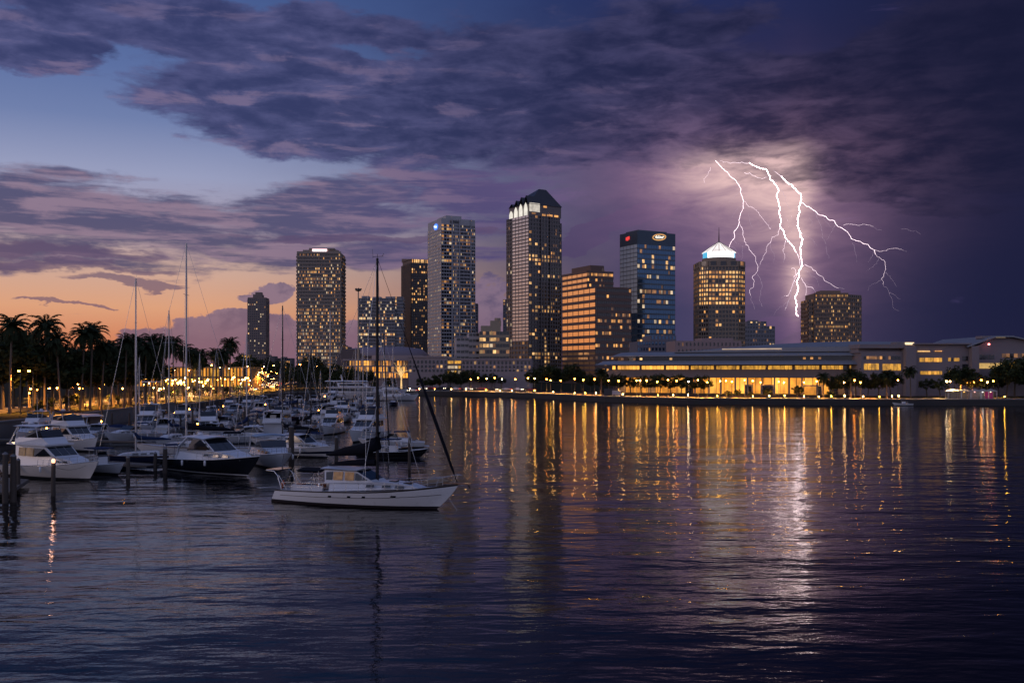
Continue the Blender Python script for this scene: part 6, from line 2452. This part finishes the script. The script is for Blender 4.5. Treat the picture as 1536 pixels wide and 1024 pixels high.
    for s in (1, -1):
        e = B.edge(.56)
        b.tube([top, (mx - .25, s * 1.05, mh * .68 + .05), (mx - .25, s * 1.35, mh * .42 + .05), (e.x, s * e.y, e.z)], .014, 4)
        e2 = B.edge(.53)
        b.tube([(mx, 0, mh * .42), (e2.x, s * e2.y, e2.z)], .012, 4)
    b.tube([top, (.1, 0, 1.0)], .014, 4)
    b.tube([top - Vector((0, 0, 6)), (L - 3.2, 0, 1.95)], .012, 4)
    b.tube([top, (4.5, 0, 4.4)], .010, 4)
    b.build('rigging', STEEL, B.t)
    b = MB()
    a, c = Vector((L - .1, 0, 2.2)), Vector((mx + .1, 0, mh - .25))
    P = [a.lerp(c, t) for t in (0, .03, .06, .2, .33, .36, .46, .56, .7, 1)]
    b.tube(P, [.03, .05, .11, .14, .15, .12, .085, .04, .02, .015], 7)
    b.build('furled_genoa', CANVAS, B.t)
    MB().tube([(mx - .1, 0, 3.35), (4.5, 0, 3.15)], [.10, .08], 7).build('boom', MASTD, B.t)
    b = MB()
    b.tube([(mx + .16, 0, 6.0), (mx - .1, 0, 5.0), (mx - 1.2, 0, 4.55), (mx - 3.2, 0, 4.3), (4.6, 0, 4.05), (4.2, 0, 4.02)], [.16, .55, .52, .36, .17, .10], 9)
    b.build('sail_cover', CANVAS, B.t)
    b = MB()
    b.tube([(mx - .15, 0, 3.5), (mx - 2.5, 0, 3.42), (5.0, 0, 3.28)], [.27, .22, .10], 8)
    b.build('boom_cover', CANVAS, B.t)
    b = MB()
    b.tube([(mx, 0, mh), (mx, 0, mh + .35)], .02, 4)
    b.tube([(mx - .5, .1, mh + .15), (mx + .5, .1, mh + .15)], .018, 4)
    b.tube([(mx + .4, .1, mh + .15), (mx + .55, .1, mh + .4)], .015, 4)
    b.tube([(mx - .35, -.1, mh), (mx - .4, -.1, mh + .75)], .012, 4)
    b.build('masthead_gear', MASTD, B.t)
    return place(B.t, -19.4, 83.8, -22, 'white sailing yacht with dark furled sails lying alone in the foreground water')


hero()

LITW = emit('cabin_light', (1, .56, .24), .09, .85, 1.2, base=(.05, .04, .03))
# ------------------------------------------------------------------ yachts one can tell apart in the near rows
LY = place(flybridge(13.4, mat('warm_white_hull', (.58, .56, .54), .3, var=.05), top='hard', lit=LITW), -52.8, 104.6, -30, 'large white flybridge yacht moored nearest the left edge, its bow pointing right')
MB().lathe([(0, 3.14), (.09, 3.16), (.10, 3.22), (0, 3.24)], 8, c=(1.9, -.9)).build('deck_light', LAMP_W, LY)
l = bpy.data.lights.new('deck_lamp', 'POINT')
l.energy = 90
l.color = (1, .66, .34)
l.shadow_soft_size = .15
o = link('deck_lamp', l, LY)
o.location = (1.4, -.9, 3.9)
place(console_boat(8.5, GEL), -47.2, 108.5, -40, 'plain white open boat with its bow showing beside the leftmost flybridge yacht')
place(flybridge(13.2, GEL, top='bimini', canvas=CANVB), -65.5, 141, -42, 'white flybridge yacht with blue canvas lying behind the leftmost flybridge yacht')
place(sloop(9.6, 22.0, NAVY, coverm=CANVB, boomz=3.0), -40.2, 119.8, 210, 'small navy hulled sailboat with tall silver mast beside the low wooden dock')
place(express(15.6, mat('black_blue_hull', (.008, .010, .016), .16, var=.15), lit=None, trim=GEL), -37.9, 110.6, -39.5, 'black hulled motor cruiser with white cabin lying by the low wooden dock')
place(sloop(14.5, 27.2, GEL, coverm=CANVAS, mastm=MASTS, boomz=2.5), -33.4, 125.5, 183, 'sailboat with the tallest mast and black boom cover behind the black cruiser')
place(express(14.2, GEL, hard=False, canvas=CANVL), -30.5, 119.5, -66, 'white cruiser with pale blue canopy and bow just right of the black cruiser')
place(flybridge(12.5, GEL, top=None), -49.5, 160, -72, 'white double decked yacht seen bow on behind the black boom cover')
place(express(11.0, GEL, hard=False, canvas=CANVB), -58.0, 160, -112, 'white cabin cruiser with dark blue canopy behind the navy sailboat')
place(sloop(10.5, 20.0, GEL, coverm=CANVB), -50.5, 152, -95, 'white sailboat with mid height silver mast between two cabin cruisers')
place(express(11.4, mat('blue_bottom_hull', (.50, .52, .56), .3), trim=NAVY, stripe=5), -31.6, 129.5, -33, 'low white cruiser with dark raked windows left of the tall wooden pile')
place(sloop(10.8, 20.4, GEL, coverm=CANVAS, mastm=MASTD), -27.2, 142, 178, 'sailboat with thin dark mast standing behind the low white cruiser')
place(flybridge(13.0, GEL, top='bimini', canvas=CANVB), -21.6, 162, -104, 'white flybridge yacht with dark windows closest behind the foreground yacht mast')
place(console_boat(7.6, BLACKH, cover=None, motors=1), -18.2, 124.6, -4, 'small black runabout tied by the rightmost pile of the marina')
place(sloop(7.6, 15.8, BLACKH, coverm=CANVAS, mastm=MASTD, lean=-.05, bimini=False), -20.5, 131, -6, 'small dark sailboat with a leaning mast right of the foreground yacht mast')
place(sloop(13.5, 25.5, GEL, coverm=CANVB, mastm=MASTD), -57, 232, -20, 'large sailboat with tall mast and crosstree far in the packed middle of the marina')
place(sloop(12.5, 25.8, GEL, coverm=CANVAS, mastm=MASTS), -52, 243, 10, 'sailboat with tall silver mast just right of the crosstree mast')
place(sloop(9.0, 13.5, GEL, coverm=CANVB), -71, 190, -80, 'short masted sailboat moored close to the seawall of the palm park')
place(sloop(9.5, 14.5, NAVY, coverm=CANVB), -64, 205, -84, 'navy sailboat with short mast near the seawall')
place(sloop(10.0, 17.5, GEL, coverm=CANVB), -47, 300, -88, 'distant white sailboat whose bare mast rises before the dark marina trees')
place(sloop(10.0, 19.0, NAVY, coverm=CANVAS), -38, 318, -88, 'distant navy sailboat right of the other bare mast before the dark trees')

# the large yacht at the head of the marina
def superyacht():
    L = 34.0
    B = Boat('super_yacht', L, 7.4, 2.4, 2.7, 4.2, 1.4, 5.0, .6, .7, .5, cat='super yacht')
    B.hull([GEL, STRIPE, STRIPE, ANTI])
    B.deck(DECKM)
    def tier(pr, w0, w1, xf, ff, name='deckhouse'):
        S = Sup(pr, w0, w1, xf, ff)
        S.solid(MB()).build(name, GEL, B.t)
        return S
    S = tier([(5, 2.5), (25, 2.9), (22, 4.6), (3.5, 4.6)], 3.0, 2.8, 15, .6)
    for s in (1, -1):
        for i in range(5):
            x = 6 + i * 3.0
            S.side([(x, 3.3), (x + 2.7, 3.3), (x + 2.6, 4.2), (x, 4.2)], s).build('window', TINT, B.t)
    S.front((24.3, 3.3), (22.3, 4.4), .9).build('windshield', TINT, B.t)
    b = MB()
    b.prism(ship(0, 1, 0, 1, .2)[:0] or [(2.5, -3.1), (20, -3.1), (22.5, -2), (23, 0), (22.5, 2), (20, 3.1), (2.5, 3.1)], 4.62, 4.85)
    b.build('upper_deck', GEL, B.t)
    S = tier([(7, 4.86), (19, 4.86), (16.5, 6.4), (6.5, 6.4)], 2.5, 2.2, 12, .7)
    for s in (1, -1):
        S.side([(7.5, 5.2), (17.6, 5.2), (16.4, 6.1), (7.5, 6.1)], s).build('window', TINT, B.t)
    S.front((18.6, 5.1), (16.7, 6.2), .9).build('windshield', TINT, B.t)
    b = MB()
    b.prism([(1.5, -2.4), (15, -2.6), (17.5, -1.4), (18.4, 0), (17.5, 1.4), (15, 2.6), (1.5, 2.4)], 6.9, 7.25, top=[(2.2, -2.0), (14, -2.2), (16.5, -1.2), (17.4, 0), (16.5, 1.2), (14, 2.2), (2.2, 2.0)])
    for x in (5, 13):
        for s in (1, -1):
            b.box(x, x + .5, s * 1.9 - .08, s * 1.9 + .08, 6.4, 6.9)
    b.build('hard_top', GEL, B.t)
    b = MB()
    b.tube([(8, 0, 7.2), (7.4, 0, 9.6)], [.35, .12], 6)
    b.box(7.2, 7.9, -1.2, 1.2, 8.5, 8.65)
    b.build('radar_mast', GEL, B.t)
    B.rail(.55, .97, .9, k=10, r=.03)
    return place(freeze(B.t), -73.5, 381, -7, 'long white super yacht with streamlined decks at the head of the marina')


superyacht()
place(flybridge(16.0, GEL, top=None), -50.5, 365, -5, 'white motor yacht with pointed bow just right of the super yacht')

# ------------------------------------------------------------------ the packed rows behind
rgB = random.Random(31)
protos = [('white flybridge yacht', Kit(flybridge(12.5, GEL, top='hard'))), ('blue topped flybridge yacht', Kit(flybridge(11.5, GEL, top='bimini', canvas=CANVB))), ('cream hulled motor cruiser', Kit(express(10.5, GELC))),
          ('white hardtop cruiser', Kit(express(11.2, GEL))), ('white cruiser with blue canopy', Kit(express(9.8, GEL, hard=False, canvas=CANVB))), ('navy hulled cruiser', Kit(express(10.4, NAVY, hard=False, canvas=CANVL))),
          ('white centre console boat', Kit(console_boat(8.0, GEL))), ('blue covered boat', Kit(console_boat(7.5, GEL, cover=CANVB))), ('grey covered cream boat', Kit(console_boat(8.4, GELC, cover=mat('grey_cover', (.16, .16, .17), .85)))),
          ('small black hulled sailboat', Kit(sloop(8.6, 11.0, BLACKH, coverm=CANVAS, bimini=False))), ('white sailboat with silver mast', Kit(sloop(10.5, 16.0, GEL, coverm=CANVB))),
          ('navy sailboat with dark mast', Kit(sloop(9.8, 14.5, NAVY, coverm=CANVAS, mastm=MASTD)))]
taken = [(-53, 155), (-23, 156), (-58, 155), (-50, 150), (-64, 205), (-71, 190), (-52, 232), (-48, 243), (-47, 295), (-38, 313), (-25, 140), (-22, 130)]
RN = [(156, 'before the first dock'), (173, 'in the nearest packed row'), (191, 'in the second packed row'), (212, 'in the third packed row'), (234, 'in the fourth packed row'), (258, 'in the fifth packed row'), (284, 'in the sixth packed row'), (312, 'in the seventh packed row'), (340, 'in the farthest packed row')]
bc = {}
for ri, (y, rname) in enumerate(RN):
    xr = (560 - 768) / F * y * (1.02 if y > 200 else 1.05)
    if y < 200:
        xr = (505 - 768) / F * y if y > 160 else -28
    x = -76 + rgB.uniform(0, 2) - (3 if y > 300 else 0)
    while x < xr:
        if all(math.hypot(x - a, y - b) > 5.2 for a, b in taken):
            i = rgB.choices(range(12), (3, 3, 3, 3, 3, 2, 2, 2, 2, 1, 1.2, 1))[0]
            nm, kit = protos[i]
            up = rgB.random() < .6
            deg = -90 + rgB.uniform(-9, 9) if up else 90 + rgB.uniform(-9, 9)
            yy = y + rgB.uniform(-1, 1) + (5.5 if up else -5.5)
            key = (i, ri)
            bc[key] = bc.get(key, 0) + 1
            kit.put((x, yy, 0), R(deg), '%s %s %s' % (nm, 'bow on' if up else 'stern on', rname) + (', %s from the wall' % nth(bc[key] - 1)), 'boats moored in the packed marina rows', rgB.uniform(.9, 1.08))
        x += rgB.uniform(4.3, 5.4)
# a few close ones by the left wall and between the named yachts
kn = [(6, -71, 133, -80, 'white centre console boat lying by the seawall at the left edge'), (7, -74, 112, -70, 'blue covered white boat against the seawall at the left edge'), (2, -44, 178, -80, 'cream cruiser raised behind the pale blue canopy boat'),
      (3, -36, 152, 200, 'white hardtop cruiser lying broadside beyond the thin dark mast'), (8, -43, 140, -60, 'cream boat under grey cover behind the tallest mast'), (4, -12.5, 141, 185, 'white blue-canopied cruiser behind the small black runabout')]
for i, x, y, d, lb in kn:
    protos[i][1].put((x, y, 0), R(d), lb, 'boats moored in the packed marina rows')

# boat on a lift
def lift(x, y, label, lb2):
    t = thing('boat_lift', lb2, 'boat lift', (x, y, 0))
    for sx in (-2.0, 2.0):
        for sy in (-3, 3):
            MB().tube([(sx, sy, -1.5), (sx, sy, 3.9)], [.19, .15], 8).build('lift_pile', PILEW, t)
        MB().box(sx - .12, sx + .12, -3.3, 3.3, 3.6, 3.85).build('beam', STEEL, t)
    for sy in (-1.8, 1.8):
        MB().box(-2.0, 2.0, sy - .1, sy + .1, 1.05, 1.2).build('cradle_beam', STEEL, t)
    k = protos[8][1].put((x + .1, y + 4.0, 1.85), R(-90), label, 'boats held in boat lifts', .95)


lift(-41.5, 165, 'cream boat under grey cover hanging in the boat lift, bow towards the camera', 'boat lift of four wooden piles holding a cream boat')

# ------------------------------------------------------------------ docks and piles
def dock(pts, w, label, z=.62):
    t = thing('dock', label, 'dock')
    a, b = offset_line(pts, -w / 2), offset_line(pts, w / 2)
    mb = MB()
    mb.grid([[(*p, z - .14) for p in a], [(*p, z) for p in a], [(*p, z) for p in b], [(*p, z - .14) for p in b], [(*p, z - .14) for p in a]], sm=False)
    for e in (0, -1):
        mb.poly([(*a[e], z - .14), (*a[e], z), (*b[e], z), (*b[e], z - .14)])
    mb.build('deck_boards', DOCKW, t)
    fl = MB()
    for q in (a, b):
        for p0, p1 in zip(q, q[1:]):
            fl.tube([(*p0, z - .2), (*p1, z - .2)], .09, 5)
    fl.build('stringer', DOCKW, t)
    return t


docks = [([(-81, 181.5), (-38, 181.5)], 'long wooden dock behind the nearest packed row of boats'), ([(-83, 223), (-34, 223)], 'long wooden dock across the middle of the packed marina'), ([(-86, 271), (-38, 271)], 'long wooden dock in the far half of the packed marina'),
         ([(-90, 326), (-44, 326)], 'farthest long wooden dock of the packed marina'), ([(-62, 101.5), (-47, 93.5), (-44, 84)], 'dark wooden dock at the left edge in front of the flybridge yacht'), ([(-46.5, 112.5), (-39.6, 108.6)], 'short low dock between the navy sailboat and black cruiser'),
         ([(-81, 150), (-55, 146)], 'wooden dock running out from the seawall behind the left yachts'), ([(-20, 128.5), (-11, 127.5)], 'small dark dock beside the black runabout')]
for p, lb in docks:
    dock(p, 2.0, lb)


def pile(px, y, row, label, r=.2, cap=True):
    q = at(px, y)
    h = zz(row, y)
    t = thing('pile', label, 'pile', (q.x, q.y, 0))
    MB().tube([(0, 0, -1.6), (0, 0, h * .5), (0.02, 0, h)], [r * 1.1, r, r * .92], 9).build('post', PILEW, t)
    if cap:
        MB().lathe([(r * 1.02, h - .02), (r * .95, h + .06), (0, h + .22)], 9).build('cap', mat('pile_cap', (.12, .12, .13), .6), t)
    return t


pile(8, 82, 681, 'thick dark pile at the left edge of the picture', .24)
pile(20, 82.5, 684, 'thick dark pile second from the left edge', .26)
pile(27.5, 90, 690, 'shorter dark pile beside the left dock', .18)
t = pile(80, 86.5, 694, 'slim dark pile topped by a small glowing pink lamp before the leftmost yacht', .19, False)
h = zz(694, 86.5)
MB().lathe([(.10, h), (.15, h + .05), (.16, h + .26), (.08, h + .36), (0, h + .37)], 9).build('lamp', emit('pink_lamp', (1, .42, .22), 3.2), t)
l = bpy.data.lights.new('pile_light', 'POINT')
l.energy = 14
l.color = (1, .5, .35)
l.shadow_soft_size = .12
o = link('light', l, t)
o.location = (0, -.28, h + .3)
pile(192, 100, 686, 'dark pile standing in open water left of the black cruiser', .2)
pile(233, 108.5, 680, 'pile at the middle of the short low dock', .2)
pile(247.5, 106, 673, 'tall brown pile by the stern of the black cruiser', .25)
pile(437, 121.5, 640, 'thick tan pile left of the foreground yacht boom', .34)
pile(504.5, 117, 656, 'tall pile standing behind the foreground yacht wheelhouse', .22)
pile(614, 110, 657, 'rightmost lone pile of the marina', .16)
n = 0
for y, x0, x1, dn in ((176, -78, -40, 'near side of the nearest long dock'), (187, -78, -38, 'far side of the nearest long dock'), (218, -80, -36, 'near side of the second long dock'), (228, -80, -34, 'far side of the second long dock'),
                      (266, -82, -40, 'near side of the third long dock'), (276, -82, -38, 'far side of the third long dock'), (321, -86, -46, 'near side of the farthest dock'), (331, -86, -44, 'far side of the farthest dock')):
    x = x0
    pn = 0
    while x < x1:
        q = thing('pile', '%s grey pile from the seawall along the %s' % (nth(pn), dn), 'pile', (x, y, 0), 0, 'piles along the long marina docks')
        pn += 1
        hh = rgB.uniform(2.6, 3.8)
        MB().tube([(0, 0, -1.5), (0, 0, hh)], [.19, .16], 7).build('post', PILEW, q)
        x += rgB.uniform(5, 6.5)
        n += 1

# dock lights: small lamps on posts down in the marina
kd = Kit(globe_lamp(LAMP_A, 'dock_lamp', 2.6, 160, AMB, .13))
for i, (px, row, y, lb) in enumerate(((152, 640, 168, 'small orange dock lamp beside the houseboat by the seawall'), (262, 619, 196, 'orange dock lamp between the double decked yacht and the tall mast'), (284, 613, 216, 'orange dock lamp right of the tallest mast'),
                                      (335, 610, 240, 'small dock lamp above the pale blue canopy boat'), (352, 610, 238, 'small dock lamp above the boat lift'), (478, 616, 214, 'bright dock lamp amid the packed boats left of the foreground mast'),
                                      (487, 594, 300, 'far dock lamp below the super yacht stern'), (508, 606, 262, 'dock lamp right of the packed boats middle'), (556, 616, 180, 'orange dock lamp at the right end of the nearest long dock'), (398, 606, 250, 'dock lamp in the middle of the packed boats'),
                                      (296, 636, 160, 'dock lamp right of the double decked yacht'), (446, 603, 270, 'dock lamp before the dark marina trees'), (70, 655, 148, 'orange dock lamp on the seawall dock behind the left yachts'))):
    q = at(px, y)
    kd.put((q.x, q.y, .6), 0, lb, 'lamps on the marina docks', max(.7, (zz(row, y) - .6) / 2.6))

# houseboat by the wall and the flat canopy on a post
t = thing('houseboat', 'flat roofed houseboat with an orange lit window by the seawall', 'houseboat', (-75.5, 176, 0), R(-60))
MB().box(-4.5, 4.5, -1.7, 1.7, -.3, .75).build('hull', mat('houseboat_hull', (.05, .05, .055), .6), t)
b = MB()
b.box(-3.4, 2.6, -1.35, 1.35, .78, 2.9)
b.build('cabin', mat('houseboat_cabin', (.10, .09, .085), .8), t)
MB().box(-4.4, 4.2, -1.75, 1.75, 3.0, 3.15).build('roof', GEL, t)
b = MB()
for x in (-4.2, 4.0):
    for y in (-1.6, 1.6):
        b.tube([(x, y, .7), (x, y, 3.0)], .05, 5)
b.build('roof_posts', STEEL, t)
for i, x in enumerate((-2.8, -1.0, .8)):
    MB().box(x, x + 1.1, -1.40, -1.36, 1.5, 2.5).build('window', emit('houseboat_light', (1, .36, .10), 1.3, .5, 1.0) if i == 1 else TINT, t)
q = at(227, 205)
t = thing('shelter', 'small pale flat shelter roof on a post above the seawall trees', 'shelter', (q.x, q.y, GZ))
hh = zz(573, 205) - GZ
MB().tube([(0, 0, 0), (0, 0, hh)], .1, 6).build('post', POLE, t)
MB().box(-1.6, 1.6, -1.2, 1.2, hh, hh + .18).build('roof', GEL, t)
# slender lattice-topped light mast behind the marina
q = at(537.5, 500)
t = thing('light_mast', 'very tall slim mast with a clustered head before the balcony block', 'mast', (q.x, q.y, GZ))
hh = zz(436, 500) - GZ
MB().tube([(0, 0, 0), (0, 0, hh)], [.55, .3], 8).build('pole', mat('tan_mast', (.30, .24, .18), .6), t)
b = MB()
b.lathe([(.3, hh - .4), (1.5, hh), (1.5, hh + .5), (.4, hh + 1.0), (0, hh + 1.6)], 10)
for a in range(6):
    b.box(math.cos(a) * 1.4 - .3, math.cos(a) * 1.4 + .3, math.sin(a) * 1.4 - .3, math.sin(a) * 1.4 + .3, hh + .5, hh + 1.2)
b.build('lamp_cluster', POLE, t)
# small boat by the far wall
p = on_line(1368, FAR, -3)
protos[6][1].put((p.x, p.y, 0), R(185), 'small white open boat tied to the far seawall below the palms', 'boats moored along the far seawall', .8)

# mooring lines from the near yachts to their piles
ROPE = mat('mooring_rope', (.22, .20, .17), .9)


def moor(a, b, sag, label):
    a, b = Vector(a), Vector(b)
    o = MB()
    o.tube([a.lerp(b, t) - Vector((0, 0, sag * 4 * t * (1 - t))) for t in [i / 8 for i in range(9)]], .022, 5)
    tag(o.build('mooring_line', ROPE), label, 'mooring line', 'mooring lines of the near yachts')


q80, q247, q192 = at(80, 86.5), at(247.5, 106), at(192, 100)
moor((-42.6, 98.6, 1.6), (q80.x, q80.y, 2.6), .4, 'slack mooring line from the leftmost yacht bow to the lamp topped pile')
moor((-37.6, 109.6, 1.2), (q247.x, q247.y, 2.6), .15, 'short mooring line from the black cruiser stern to the tall brown pile')
moor((-41.2, 103.5, 1.0), (q192.x, q192.y, 2.0), .25, 'mooring line from the white open boat bow to the pile in open water')
